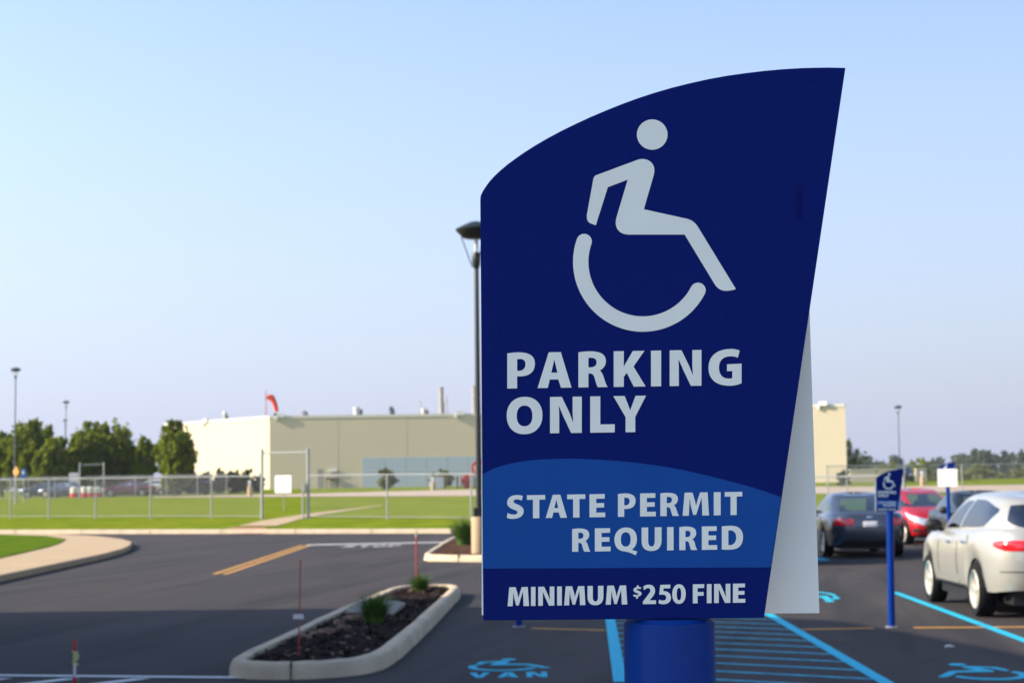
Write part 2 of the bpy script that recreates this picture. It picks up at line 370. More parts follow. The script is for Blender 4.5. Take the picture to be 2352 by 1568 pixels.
# ================================================================== THE FOREGROUND SIGN
Y0 = 1.58                       # front face of the panel
SC = 1 / (2592 / 2352.0)
def c1(x, y, Y=Y0): return on_y((1140 + x / 2.1382) * SC, (120 + y / 2.1382) * SC, Y)
def c2(x, y, Y=Y0): return on_y((1140 + x / 2.1382) * SC, (840 + y / 2.1382) * SC, Y)
def c3(x, y, Y=Y0): return on_y((1140 + x / 2.352) * SC, (1400 + y / 2.352) * SC, Y)

SIGN_GROUP = 'accessible parking signs on blue posts'
post_c = on_y(1536, 1420, Y0 + 0.032)
SX, SY = post_c.x, post_c.y
sign = empty('parking_sign', (SX, SY, 0), 'big navy accessible parking sign on thick blue post in the foreground', 'sign', SIGN_GROUP)
OFF = Vector((SX, SY, 0))

outline_px = [('a', 1103, 460)] + [('c', *p) for p in [(163, 805), (175, 778), (190, 755), (210, 727), (237, 697), (270, 666), (308, 634), (350, 603), (400, 568), (460, 530),
    (527, 491), (600, 452), (680, 413), (760, 376), (845, 340), (930, 306), (1015, 275), (1100, 247), (1200, 218), (1300, 193), (1400, 171), (1500, 153), (1600, 139), (1700, 127),
    (1800, 118), (1900, 112), (1980, 110), (2050, 109), (2139, 111)]] + [('a', 1755, 1418), ('a', 1110, 1424)]
outl = [on_y(p[1], p[2], Y0) - OFF if p[0] == 'a' else c1(p[1], p[2]) - OFF for p in outline_px]
m = MB(); m.slab(outl, (0, 0.0032, 0)); front = m.build('front_panel', M['navy'], sign, bevel=0.0006)

# the lighter wave band, a vinyl layer 0.3 mm proud
def lerp(a, b, t): return a + (b - a) * t
band = [(177.5, 768), (210, 750), (250, 733), (300, 718), (350, 706), (415, 696), (480, 690), (560, 686), (640, 685), (720, 686.5), (800, 690), (900, 697), (1000, 706), (1100, 719),
        (1200, 735), (1300, 755), (1400, 778), (1500, 804), (1600, 830), (1700, 861), (1791, 893), (1735, 1272), (178.5, 1279)]
m = MB(); m.slab([c2(x, y, Y0 - 0.0003) - OFF for x, y in band], (0, 0.0002, 0)); m.build('wave_band', M['navy_band'], sign)

# wheelchair symbol
body = path("M 1018 607 C 1060 595 1104 620 1104 664 C 1104 682 1100 692 1096 707 L 1047 876 L 1278 927 C 1305 933 1325 947 1340 972 L 1545 1307 C 1520 1317 1495 1318 1480 1316 C 1460 1313 1442 1300 1430 1280 L 1268 1013 L 965 1013 C 920 1013 893 985 895 945 C 896 930 900 918 904 904 L 960 716 L 852 757 L 787 963 L 758 952 C 740 945 736 922 740 900 L 773 718 C 776 700 782 694 795 690 Z", 8)[0]
cx, cy, ro, ri = 1041.5, 1160.5, 377.5, 294.5
a0 = math.atan2(1050 - cy, 723 - cx); a1 = math.atan2(1312 - cy, 1336 - cx)
arc = []
rm, rc = (ro + ri) / 2, (ro - ri) / 2
A0 = a0 + 2 * math.pi if a0 < 0 else a0
for k in range(61):
    t = lerp(A0, a1, k / 60); arc.append((cx + ro * math.cos(t), cy + ro * math.sin(t)))
e = (cx + rm * math.cos(a1), cy + rm * math.sin(a1))
for k in range(1, 14):
    t = a1 - math.pi * k / 14; arc.append((e[0] + rc * math.cos(t), e[1] + rc * math.sin(t)))
for k in range(61):
    t = lerp(a1, A0, k / 60); arc.append((cx + ri * math.cos(t), cy + ri * math.sin(t)))
e = (cx + rm * math.cos(A0), cy + rm * math.sin(A0))
for k in range(1, 14):
    t = A0 + math.pi - math.pi * k / 14; arc.append((e[0] + rc * math.cos(t), e[1] + rc * math.sin(t)))
head = [(1092.5 + 83 * math.cos(2*math.pi*k/48), 472.5 + 82 * math.sin(2*math.pi*k/48)) for k in range(48)]
DEP = 0.0005
text_bulge([body, arc, head], lambda u, v, k: c1(u, v, Y0 - DEP * (1 - k)) - OFF, 'sym', None, None, 0).build('wheelchair_symbol', M['letter'], sign)

# lettering: every letter in the box it fills on the sign
def line(name, cf, letters, base, top, yoff=0.0):
    loops = []
    (bx0, by0, bx1, by1), (tx0, ty0, tx1, ty1) = base, top
    for ch, x0, x1 in letters:
        ext = None
        if len(ch) > 1: ch, ext = ch[0], ch[1:]
        for lp in glyph(ch):
            o = []
            for (u, v) in lp:
                x = x0 + (x1 - x0) * u
                yb = by0 + (by1 - by0) * (x - bx0) / (bx1 - bx0); yt = ty0 + (ty1 - ty0) * (x - tx0) / (tx1 - tx0)
                o.append((x, yb + (yt - yb) * v))
            loops.append(o)
    text_bulge(loops, lambda u, v, k: cf(u, v, Y0 - 0.0003 - DEP * (1 - k)) - OFF, name, None, None, 0).build(name, M['letter'], sign)

line('parking_lettering', c2, [('P', 308, 457.5), ('A', 472, 655.5), ('R', 693, 852), ('K', 884, 1056.5), ('I', 1086, 1140.5), ('N', 1187, 1359), ('G', 1397, 1576)],
     (312, 305.5, 1358, 290), (308, 113, 1353, 97))
line('only_lettering', c2, [('O', 305, 498), ('N', 539.5, 711), ('L', 757, 889.5), ('Y', 882, 1059)], (541, 547.5, 1000, 541), (539, 351.5, 1058, 344))
line('state_permit_lettering', c2, [('S', 305, 397), ('T', 414.5, 513), ('A', 516, 631.5), ('T', 632, 730), ('E', 753, 838), ('P', 907, 1002.5), ('E', 1027, 1112), ('R', 1136.5, 1238),
     ('M', 1257, 1400), ('I', 1425.5, 1463), ('T', 1485, 1580)], (418, 1007, 1548, 989), (415, 882, 1579, 863.5))
line('required_lettering', c2, [('R', 659, 758), ('E', 782, 867), ('Q', 888, 1011.5), ('U', 1035, 1143), ('I', 1173, 1208), ('R', 1239, 1337), ('E', 1361, 1444), ('D', 1469, 1584)],
     (660, 1188, 1475, 1176), (660, 1063.5, 1475, 1049))
line('fine_lettering', c3, [('M', 341, 468), ('I', 480, 507), ('N', 523, 619), ('I', 635.5, 663.5), ('M', 677, 804), ('U', 816.5, 911), ('M', 925, 1053),
     ('2', 1146, 1224), ('5', 1237, 1313), ('0', 1321, 1401), ('F', 1443.5, 1511), ('I', 1527, 1555), ('N', 1570, 1667), ('E', 1682, 1756)], (342, 313.5, 1755, 291.5), (345, 200.5, 1752, 178))
line('dollar_lettering', c3, [('$', 1089, 1138)], (1089, 264, 1137, 263), (1089, 193.5, 1137, 192.5))
# a strip of old tape residue at the right
m = MB(); lo = [(1868, 925), (1870, 765), (1874, 748), (1890, 738), (1906, 742), (1910, 755), (1903, 925), (1895, 935), (1876, 935)]
m.slab([c1(x, y, Y0 - 0.0002) - OFF for x, y in lo], (0, 0.0001, 0)); m.build('tape_residue', M['navy_mark'], sign)

# white rear panel
YB = Y0 + 0.062
bo = [(1105.5, 640), (1128, 520), (1240, 420), (1420, 330), (1640, 270), (1790, 300), (1850, 400), (1860, 720), (1882.5, 1407.5), (1106.5, 1412)]
m = MB(); m.slab([on_y(x, y, YB) - OFF for x, y in bo], (0, 0.003, 0)); rear = m.build('rear_panel', M['panel_white'], sign, bevel=0.0006)
# post: tube, flat tongue between the panels
zt = (on_y(1536, 1419, Y0 + 0.02)).z
RP = 0.0416
def make_post(z0, z1, name='post'):
    mb = MB(); mb.lathe([(RP, z0), (RP, z1 - .004), (RP - .004, z1), (0.001, z1)], n=48)
    return mb
post = make_post(0, zt).build('post', M['post_blue'], sign, smooth=True)
m = MB(); m.box(-.034, .034, -.0285, .0295, zt, zt + .36); tongue = m.build('mounting_tongue', M['post_blue'], sign)
m = MB(); m.lathe([(.075, 0), (.075, .012), (.05, .016), (.0425, .016)], n=32); m.build('base_collar', M['steel'], sign, smooth=True)

# the same sign again further off
ZB = (on_y(1432, 1421, Y0)).z
def small_sign(x, y, zb, label, lean=(0, 0), post_r=1.0):
    s = copy_tree(sign); s.location = (x, y, 0); s['label'] = label
    s.rotation_euler = (lean[0], lean[1], 0)
    dz = zb - ZB
    for ch in list(s.children):
        k = ch.name.split('.')[0]
        if k == 'post': ch.scale = (post_r, post_r, (zt + dz) / zt)
        elif k == 'base_collar': pass
        else: ch.location.z += dz
    return s
g = on_z(2048, 1440)
small_sign(g.x, g.y, 1.375, 'small navy accessible parking sign on blue post beside the silver car', lean=(0, R(0.9)))
g = on_z(1192, 1439)
small_sign(g.x, g.y, 1.375, 'blue sign post with its foot showing below the big sign')
g = on_y(2177, 1116, 37)
fs = small_sign(g.x, 37, g.z, 'distant blue post sign with blank white board over its face')
m = MB(); z0 = g.z - .01
m.slab([(-.20, -.05, z0), (.215, -.05, z0), (.215, -.05, z0 + .375), (-.20, -.05, z0 + .375)], (0, .008, 0))
m.build('white_board', M['white'], fs, bevel=.003); fs.rotation_euler.z = R(-24)

# ================================================================== GROUND
mb = MB()
xs = [-600, -400, -250, -120, -92, -60, -40, -21, -12, -2.3, 10, 30, 60, 120, 250, 400, 600]
ds = [(-360, -.03), (-300, -.03), (-140, -.03), (0.02, -.03), (0.04, .135), (5, .275), (10, .4), (40, .7), (75, 1.05), (110, 1.4), (140, 1.7), (300, 1.7), (920, 1.7)]
vs = [(x, kerb_y(x) + d, z) for d, z in ds for x in xs]
n = len(xs)
mb.add(vs, [(j*n+i, j*n+i+1, (j+1)*n+i+1, (j+1)*n+i) for j in range(len(ds)-1) for i in range(n-1)])
struct(mb, 'ground', M['grass'], 'wide grass ground rising gently behind the car park')
mb = MB()
xs = [-120, -92, -60, -40, -21, -12, -2.3, 60, 120]
ys = [-80]
mb.add([(x, -80, 0) for x in xs] + [(x, kerb_y(x), 0) for x in xs], [(i, i+1, len(xs)+i+1, len(xs)+i) for i in range(len(xs)-1)])
struct(mb, 'asphalt_lot', M['asphalt'], 'dark asphalt car park surface')
# far kerb in 3 m lengths
mb = MB()
x = -2.3 - 3 * 29
while x < 70:
    x2 = x + 3.0
    ya, yb_ = kerb_y(x), kerb_y(x2 - .03)
    if not (-9.1 < x < -7.6 and False):
        mb.add([(x, ya-.03, 0), (x2-.03, yb_-.03, 0), (x2-.03, yb_+.26, 0), (x, ya+.26, 0), (x, ya, .16), (x2-.03, yb_, .16), (x2-.03, yb_+.26, .17), (x, ya+.26, .17)],
               [(0,3,2,1),(4,5,6,7),(0,1,5,4),(1,2,6,5),(2,3,7,6),(3,0,4,7)])
    x = x2
struct(mb, 'far_kerb', M['kerb'], 'pale kerb along the far edge of the car park')

def sheet(name, mat_, pts, dz=.012, sub=1):
    """a ground-hugging polygon from picture points taken on the terrain"""
    P = [on_g(*p) for p in pts]
    mb = MB(); mb.add([(p.x, p.y, p.z + dz) for p in P], [tuple(range(len(P)))])
    return struct(mb, name, mat_)
def strip(name, mat_, left, right, dz=.02):
    L = [on_g(*p) for p in left]; Rr = [on_g(*p) for p in right]
    mb = MB(); vs = []
    for a, b in zip(L, Rr):
        for t in (0, .5, 1):
            p = a.lerp(b, t); vs.append((p.x, p.y, gz(p.x, p.y) + dz))
    mb.add(vs, [(3*j+i, 3*j+i+1, 3*j+3+i+1, 3*j+3+i) for j in range(len(L)-1) for i in (0, 1)])
    return struct(mb, name, mat_)
# footpath through the gate
strip('footpath', M['concrete'], [(546, 1208), (602, 1196), (655, 1187.5), (711, 1179.5), (790, 1170), (872, 1160.5)], [(636, 1208), (668, 1199), (700, 1189), (745, 1181), (812, 1170.5), (880, 1161)])
a, b = on_z(522, 1213, .15), on_z(628, 1213, .15)
mb = MB()
mb.add([(a.x+.2, kerb_y(a.x)-.08, .012), (b.x-.2, kerb_y(b.x)-.08, .012), (b.x-.2, kerb_y(b.x)+1.3, .21), (a.x+.2, kerb_y(a.x)+1.3, .21)], [(0, 1, 2, 3)])
mb.add([(a.x+.2, kerb_y(a.x)-.06, .14), (b.x-.2, kerb_y(b.x)-.06, .14)], [])
struct(mb, 'tactile_ramp', M['tactile'])
# pale service road before the building
mb = MB()
def road_quad(A, Bm, n=24):
    vs = []
    for k in range(n + 1):
        t = k / n
        for (x0, y0), (x1, y1) in ((A[0], A[1]), (Bm[0], Bm[1])):
            x, y = lerp(x0, x1, t), lerp(y0, y1, t); vs.append((x, y))
    return vs
near = [(-30, 146), (-20, 140), (-8, 131), (4, 124), (16, 119), (30, 117), (60, 116)]
far = [(-31, 150), (-20, 154), (-8, 163), (4, 170), (16, 166), (30, 150), (60, 148)]
vs = []
for (a, b) in zip(near, far):
    for t in (0, .25, .5, .75, 1):
        x, y = lerp(a[0], b[0], t), lerp(a[1], b[1], t); vs.append((x, y, gz(x, y) + .03))
mb.add(vs, [(5*j+i, 5*j+i+1, 5*j+6+i, 5*j+5+i) for j in range(len(near)-1) for i in range(4)])
struct(mb, 'service_road', M['road'])
mb = MB()
vs = [(x, y, gz(x, y) + .05) for y in (215, 260, 330) for x in (52, 120, 200)]
mb.add(vs, [(3*j+i, 3*j+i+1, 3*j+4+i, 3*j+3+i) for j in (0, 1) for i in (0, 1)])
struct(mb, 'dry_field', M['dirt'])

# ---- pavement island on the left
pave = [(-30, 10), (-9.4, 22), (-9.62, 28), (-9.85, 33.5), (-10.1, 39), (-10.35, 44.3), (-10.7, 48), (-11.15, 50.9), (-11.75, 53.8), (-12.7, 56.8), (-13.8, 59.4), (-15.0, 61.8), (-16.6, 64.0), (-18.5, 66.0), (-24, 69.2), (-45, 74), (-45, 10)]
mb = MB(); mb.prism(pave, 0, .15)
o = struct(mb, 'pavement', M['concrete'], bevel=.03)
turf = [(-45, 12), (-11.2, 30), (-11.9, 36), (-12.25, 41.6), (-12.75, 46), (-13.2, 49.7), (-13.75, 53), (-14.6, 57), (-16.3, 61), (-19, 64.2), (-25, 67.3), (-44, 72)]
mb = MB(); mb.prism(turf, .13, .175)
struct(mb, 'turf_verge', M['turf'], bevel=.02)

# ---- planter islands: a rounded kerb ring round a bed
def ring(out, wid, h, rnd_=0.05):
    """rounded kerb section swept round an outline, with joints"""
    n = len(out); mb = MB(); cs = [(0, 0), (.012, h*.55), (.03, h*.86), (.055, h*.97), (wid*.5, h), (wid-.02, h*.985), (wid, h*.93), (wid, h*.4)]
    pts = [Vector((p[0], p[1])) for p in out]
    prof = []
    for i in range(n):
        a, b, c = pts[i-1], pts[i], pts[(i+1) % n]
        n1 = Vector(((b-a).y, -(b-a).x)).normalized(); n2 = Vector(((c-b).y, -(c-b).x)).normalized()
        nn = (n1 + n2).normalized(); nn = nn / max(.5, nn.dot(n1))
        prof.append(nn)
    for i in range(n):
        for (d, z) in cs:
            q = pts[i] - prof[i] * d; mb.v.append((q.x, q.y, z))
    k = len(cs)
    for i in range(n):
        j = (i + 1) % n
        for t in range(k - 1):
            mb.f.append((i*k+t, j*k+t, j*k+t+1, i*k+t+1))
    inner = [(pts[i] - prof[i] * (wid - .005)) for i in range(n)]
    return mb, inner
def smooth_outline(pts, it=2):
    p = [Vector(q) for q in pts]
    for _ in range(it):
        o = []
        for i in range(len(p)):
            a, b = p[i], p[(i+1) % len(p)]
            o += [a.lerp(b, .25), a.lerp(b, .75)]
        p = o
    return [(q.x, q.y) for q in p]
# outlines run anticlockwise
is1 = [(-2.74, 16.95), (-2.68, 16.35), (-2.35, 16.13), (-2.0, 16.1), (-1.6, 16.25), (-1.32, 16.62), (-1.2, 17.4), (-1.13, 19), (-1.03, 21.5), (-.93, 25), (-.84, 27.6), (-.9, 28.3), (-1.15, 28.55), (-1.7, 28.55), (-1.95, 28.2), (-2.08, 27), (-2.24, 25), (-2.42, 22.5), (-2.58, 19.5)]
is2 = [(-2.18, 42.2), (-2.14, 41.2), (-1.9, 40.6), (-.7, 39.9), (1.2, 38.9), (1.8, 39.5), (1.9, 44), (1.7, 55), (1.0, 57), (-1.0, 57), (-1.9, 56), (-2.06, 52), (-2.12, 47)]
def planter(out, label, bedmat, seed, joints):
    root = empty('planter_island', (out[0][0], out[0][1], 0), label, 'planter', 'kerbed planter islands')
    off = Vector((out[0][0], out[0][1], 0))
    sm = smooth_outline(out)
    mb, inner = ring(sm, .16, .155)
    rj = random.Random(seed + 50)
    mb.v = [(v[0]-off.x + rj.uniform(-.005, .005), v[1]-off.y + rj.uniform(-.005, .005), v[2] + (rj.uniform(-.004, .004) if v[2] > .02 else 0)) for v in mb.v]
    mb.build('kerb', M['kerb'], root, smooth=True)
    # bed: filled outline subdivided into lumps
    bm = bmesh.new()
    vv = [bm.verts.new((p.x-off.x, p.y-off.y, .10)) for p in inner]
    f = bm.faces.new(vv); bmesh.ops.triangulate(bm, faces=[f])
    for _ in range(5):
        es = [e for e in bm.edges if e.calc_length() > .16]
        if not es: break
        bmesh.ops.subdivide_edges(bm, edges=es, cuts=1)
        bmesh.ops.triangulate(bm, faces=bm.faces)
    rr = random.Random(seed)
    for v in bm.verts:
        if not v.is_boundary: v.co.z += rr.uniform(-.01, .035)
    me = bpy.data.meshes.new('bed'); bm.to_mesh(me); bm.free(); me.materials.append(bedmat)
    o = bpy.data.objects.new('bed', me); COL.objects.link(o); o.parent = root
    for (jx, jy, ang) in joints:
        mb = MB(); u = Vector((math.cos(ang), math.sin(ang), 0)); w = Vector((-u.y, u.x, 0)); c = Vector((jx, jy, 0)) - off
        mb.add([c+u*s*.004+w*t*.10+Vector((0, 0, z)) for z in (0, .157) for t in (-1, 1) for s in (-1, 1)],
               [(0,1,3,2),(4,5,7,6),(0,1,5,4),(2,3,7,6),(0,2,6,4),(1,3,7,5)])
        mb.build('joint', M['mulch'], root)
    return root
planter(is1, 'near kerbed island bed of dark mulch with two grass tufts', M['mulch'], 3, [(-2.06, 16.20, 0)])
planter(is2, 'farther kerbed island holding the lamp base and red mulch', M['mulch_red'], 4, [(-1.25, 40.33, R(-30))])

# chips of mulch lying over the near bed: nobody could count them
mb = MB(); rr = random.Random(11)
def inside(p, poly):
    c = False; n = len(poly)
    for i in range(n):
        a, b = poly[i], poly[i-1]
        if (a[1] > p[1]) != (b[1] > p[1]) and p[0] < (b[0]-a[0])*(p[1]-a[1])/(b[1]-a[1])+a[0]: c = not c
    return c
bed1 = [(p.x, p.y) for p in ring(smooth_outline(is1), .2, .15)[1]]
cnt = 0
while cnt < 2600:
    x, y = rr.uniform(-2.7, -.8), rr.uniform(16, 28.5)
    if not inside((x, y), bed1): continue
    cnt += 1
    l, w = rr.uniform(.02, .06), rr.uniform(.008, .02); a = rr.uniform(0, 6.28); t = rr.uniform(-.5, .5)
    u = Vector((math.cos(a)*math.cos(t), math.sin(a)*math.cos(t), math.sin(t))) * l; s = Vector((-math.sin(a), math.cos(a), rr.uniform(-.4, .4))) * w
    c = Vector((x, y, rr.uniform(.115, .14)))
    mb.add([c-u-s, c+u-s*.6, c+u+s*.7, c-u+s], [(0, 1, 2, 3)])
tag(mb.build('mulch_chips', M['mulch']), 'dark wood mulch chips spread over the near island', None, None, 'stuff')
mb = MB(); cnt = 0
while cnt < 260:
    x, y = rr.uniform(-2.7, -.8), rr.uniform(16, 28.5)
    if not inside((x, y), bed1): continue
    cnt += 1
    l, w = rr.uniform(.012, .035), rr.uniform(.008, .02); a = rr.uniform(0, 6.28)
    u = Vector((math.cos(a), math.sin(a), rr.uniform(-.3, .3))) * l; s = Vector((-math.sin(a), math.cos(a), rr.uniform(-.4, .4))) * w
    c = Vector((x, y, rr.uniform(.13, .15)))
    mb.add([c-u-s, c+u-s*.6, c+u+s*.7, c-u+s], [(0, 1, 2, 3)])
tag(mb.build('dry_leaves', M['wood']), 'pale dry leaf scraps scattered on the near island mulch', None, None, 'stuff')

def lump(name, c, r, mat_, label, cat, seed, flat=.6, group=None):
    rr = random.Random(seed); bm = bmesh.new(); bmesh.ops.create_icosphere(bm, subdivisions=2, radius=1)
    for v in bm.verts:
        k = 1 + rr.uniform(-.28, .28); v.co = Vector((v.co.x*r[0]*k, v.co.y*r[1]*k, v.co.z*r[2]*k))
    me = bpy.data.meshes.new(name); bm.to_mesh(me); bm.free(); me.materials.append(mat_)
    o = bpy.data.objects.new(name, me); COL.objects.link(o); o.location = c; o.rotation_euler = (0, 0, rr.uniform(-.5, .5))
    tag(o, label, cat, group); return o
def c4(x, y): return (560 + x / 3.459) * SC, (1300 + y / 3.459) * SC
WG = 'broken wood chunks on the near island'
for i, (x, y, r, lb) in enumerate([((735), 1090, (.075, .06, .04), 'grey brown wood chunk nearest the red rod'), (825, 1058, (.07, .05, .035), 'pale wood chunk right of the red rod, middle of the three in front'),
        (925, 1050, (.10, .07, .065), 'biggest brown wood chunk in front of the grass tuft'), (1030, 960, (.07, .06, .05), 'pinkish wood chunk between the pale slab and the rod'),
        (1070, 1005, (.11, .05, .03), 'long flat reddish wood chunk in the middle of the mulch'), (1150, 925, (.17, .09, .05), 'long tan wood chunk against the pale slab')]):
    p = on_z(*c4(x, y), .125)
    lump('wood_chunk', (p.x, p.y, .135), r, M['wood'], lb, 'wood chunk', 20 + i, group=WG)
# pale slab behind the front tuft
p0, p1 = on_z(*c4(1085, 880), .12), on_z(*c4(1540, 880), .12)
mb = MB(); mb.slab([(p0.x, p0.y, .11), (p1.x-.03, p1.y-.2, .11), (p1.x+.05, p1.y + 1.0, .16), (p1.x-.12, p1.y+1.35, .165), (p0.x + .06, p0.y + 1.25, .17), (p0.x + .02, p0.y + .5, .16)], (0, 0, .045))
tag(mb.build('flat_stone', M['stone'], bevel=.012), 'flat pale stone slab behind the front grass tuft', 'stone')

# ================================================================== PAINTED MARKINGS
def mark(name, polys, mat_, z=.004, label=None):
    mb = MB()
    for P in polys:
        mb.add([(p[0], p[1], z) for p in P], [tuple(range(len(P)))])
    return struct(mb, name, mat_, label)
def seg(a, b, w):
    a, b = Vector((a[0], a[1])), Vector((b[0], b[1])); d = (b - a).normalized(); n_ = Vector((-d.y, d.x)) * w / 2
    return [a - n_, b - n_, b + n_, a + n_]
def gzp(px, py): p = on_z(px, py); return (p.x, p.y)
mark('stall_end_line', [seg(gzp(1220, 1442.5), gzp(1392, 1447), .13)], M['yellow_line'])
mark('stall_end_line', [seg(gzp(1843, 1445), gzp(2007, 1442), .13)], M['yellow_line'])
mark('stall_end_line', [seg(gzp(2098, 1441), (6.9, gzp(2352, 1440)[1] - .03), .14)], M['yellow_line'])
# blue hatched aisle
L0, L1 = Vector((.92, 15.6)), Vector((1.2, 22.2)); R0, R1 = Vector((3.19, 15.1)), Vector((3.33, 22.8))
ld = (L1 - L0) / (L1 - L0).y; rd = (R1 - R0) / (R1 - R0).y
def lx(y): return L0.x + ld.x * (y - L0.y)
def rx(y): return R0.x + rd.x * (y - R0.y)
mark('aisle_border', [seg((lx(15.55), 15.55), (lx(27.3), 27.3), .125)], M['blue_line'], .008)
mark('aisle_border', [seg((rx(14.9), 14.9), (rx(27.5), 27.5), .125)], M['blue_line'], .008)
hp = []
for k in range(16):
    yl = 16.15 + .74 * k
    # from the left border down to the right
    x0 = lx(yl) + .05; t = 2.3; y1 = yl - .62 * (rx(yl - 1.3) - x0); x1 = rx(y1) - .05
    if y1 > 14.9: hp.append(seg((x0, yl), (x1, y1), .10))
    else:
        x1 = x0 + (yl - 14.95) / .62; hp.append(seg((x0, yl), (x1, 14.95), .10))
mark('aisle_hatching', hp, M['blue_thin'], .004)
a, b = gzp(2054, 1360), gzp(2352, 1475)
mark('stall_line', [seg(a, (b[0] - .08, b[1] - 2.6), .12)], M['blue_line'], .008)
mark('stall_line', [seg((5.9 - 3 * 2.62, 40.5), (5.9 - 3 * 2.62 + .1, 46), .1)], M['yellow_line'], .004)
mark('stall_line', [seg(gzp(2100, 1247), gzp(2150, 1252), .2)], M['yellow_line'], .004)
mark('stall_line', [seg(gzp(1866, 1279), gzp(1893, 1287), .32)], M['blue_line'], .004)
mark('kerb_line', [seg(gzp(1886, 1257), gzp(1905, 1256), .15)], M['yellow_line'], .004)
# white crosshatch lower left
mark('crosswalk_edge', [seg(gzp(-40, 1551), gzp(583, 1556.5), .13)], M['white_line'], .008)
wp = []
for px in (14, 170, 330, 480):
    p = gzp(px, 1556); wp.append([(p[0] - .085, p[1] - .05), (p[0] + .085, p[1] - .05), (p[0] - 1.08, p[1] - 1.6), (p[0] - 1.25, p[1] - 1.6)])
mark('crosswalk_bars', wp[:3], M['white_line'], .004)
# yellow double centre line and white stop line
a, b = gzp(492, 1318), gzp(695, 1251.5)
mark('centre_line', [seg(a, b, .11), seg((a[0] + .23, a[1] - .1), (b[0] + .23, b[1]), .11)], M['yellow_line'], .004)
a, b = gzp(704, 1251), gzp(1030, 1244.5)
mark('stop_line', [seg(a, b, .55)], M['white_line'], .004)
def ground_shape(name, loops, origin, ux, uy, mat_, z=.004):
    ux, uy = Vector(ux), Vector(uy); o = Vector(origin)
    f = lambda u, v, k: (o.x + ux.x*u + uy.x*v, o.y + ux.y*u + uy.y*v, z - .0035 * k)
    mb = text_bulge(loops, f, name, None, None, 0); return struct(mb, name, mat_)
def word(txt, gap=.25):
    loops = []; x = 0
    for ch in txt:
        w = .25 if ch == 'I' else .72
        loops += [[(x + u * w, v) for (u, v) in lp] for lp in glyph(ch)]; x += w + gap
    return loops, x - gap
lo, w = word('STOP', .12)
p = gzp(782, 1256.5)
ground_shape('stop_lettering', lo, (p[0], p[1]), (1.70 / w, 0), (0, 1.65), M['worn_white'], .004)
# wheelchair symbol on the asphalt, stencil proportions
def sym_loops():
    b = [((x - 661) / 884, (1537 - y) / 1147) for x, y in body]; a = [((x - 661) / 884, (1537 - y) / 1147) for x, y in arc]; h = [((x - 661) / 884, (1537 - y) / 1147) for x, y in head]
    return [b, a, h]
p0 = gzp(1072, 1541); p1 = gzp(1268, 1541); q = gzp(1170, 1512)
ground_shape('van_symbol', sym_loops(), p0, (p1[0] - p0[0], 0), (0, q[1] - p0[1]), M['blue_line'])
lo, w = word('VAN', .28)
p0 = gzp(1076, 1556); p1 = gzp(1258, 1556); q = gzp(1170, 1543.5)
ground_shape('van_lettering', lo, p0, ((p1[0] - p0[0]) / w, 0), (0, q[1] - p0[1]), M['blue_line'])
p0 = gzp(2172, 1562); p1 = gzp(2400, 1562); q = gzp(2280, 1522)
ground_shape('stall_symbol', sym_loops(), (p1[0], p0[1]), (p0[0] - p1[0], 0), (0, q[1] - p0[1]), M['blue_line'])
p0 = gzp(1855, 1382); p1 = gzp(1968, 1382); q = gzp(1920, 1357)
ground_shape('stall_symbol', sym_loops(), (p1[0], q[1]), (p0[0] - p1[0], 0), (0, p0[1] - q[1]), M['blue_line'])

# ================================================================== STAKES AND RODS
g = on_z(171, 1566)
hs = (1566 - 1470) * g.y / F
st = empty('marker_stake', (g.x, g.y, 0), 'short white marker stake with red tip and yellow tape', 'stake')
m = MB(); m.lathe([(.013, 0), (.013, hs*.72), (.006, hs*.72)], n=10); m.build('shaft', M['white'], st, smooth=True)
m = MB(); m.lathe([(.018, 0), (.018, .045), (.013, .05)], n=10); m.build('foot', M['red'], st, smooth=True)
m = MB(); m.lathe([(.0135, hs*.72), (.0145, hs*.98), (.012, hs)], n=10); m.build('tip', M['red'], st, smooth=True)
m = MB(); rr = random.Random(3)
for k in range(16):
    a = rr.uniform(0, 6.28); z = hs * rr.uniform(.44, .70); l = rr.uniform(.018, .042)
    u = Vector((math.cos(a), math.sin(a), rr.uniform(-.6, .5))) * l; s = Vector((0, 0, rr.uniform(.012, .022)))
    m.add([Vector((0, 0, z)) - s, Vector((0, 0, z)) + s, Vector((0, 0, z)) + u + s * .6, Vector((0, 0, z)) + u - s * .5], [(0, 1, 2, 3)])
m.lathe([(.016, hs*.44), (.017, hs*.71)], n=10)
m.build('tape', M['tape'], st)
g = on_z(686, 1507, .12)
rd1 = empty('marker_rod', (g.x, g.y, .10), 'thin red marker rod with white tag in the near island', 'rod', 'red marker rods')
hr = (1507 - 1288) * g.y / F + .02
m = MB(); m.bar((0, 0, 0), (.02, 0, hr), .0062, 8); m.build('rod', M['rod_red'], rd1, smooth=True)
zt_ = hr * .40
m = MB(); m.box(-.05, .05, -.012, -.008, zt_, zt_ + .045); m.box(-.012, .03, -.016, .016, zt_ + .012, zt_ + .03); m.build('tag', M['white'], rd1)
g = on_z(957, 1362, .12)
g = on_y(957, 1355, 27.35)
rd2 = empty('marker_rod', (g.x, g.y, .10), 'red marker rod with pale top behind the far grass tuft', 'rod', 'red marker rods')
hr = (1362 - 1238) * g.y / F
m = MB(); m.bar((0, 0, 0), (0, 0, hr), .013, 8); m.build('rod', M['rod_red'], rd2, smooth=True)
m = MB(); m.bar((0, 0, hr), (0, 0, hr + .12), .013, 8); m.build('cap', M['tape'], rd2, smooth=True)

p = on_z(2182, 1486); lump('paper_scrap', (p.x, p.y, .012), (.05, .03, .014), M['white'], 'tiny pale scrap lying on the asphalt near the blue symbol', 'litter', 77)
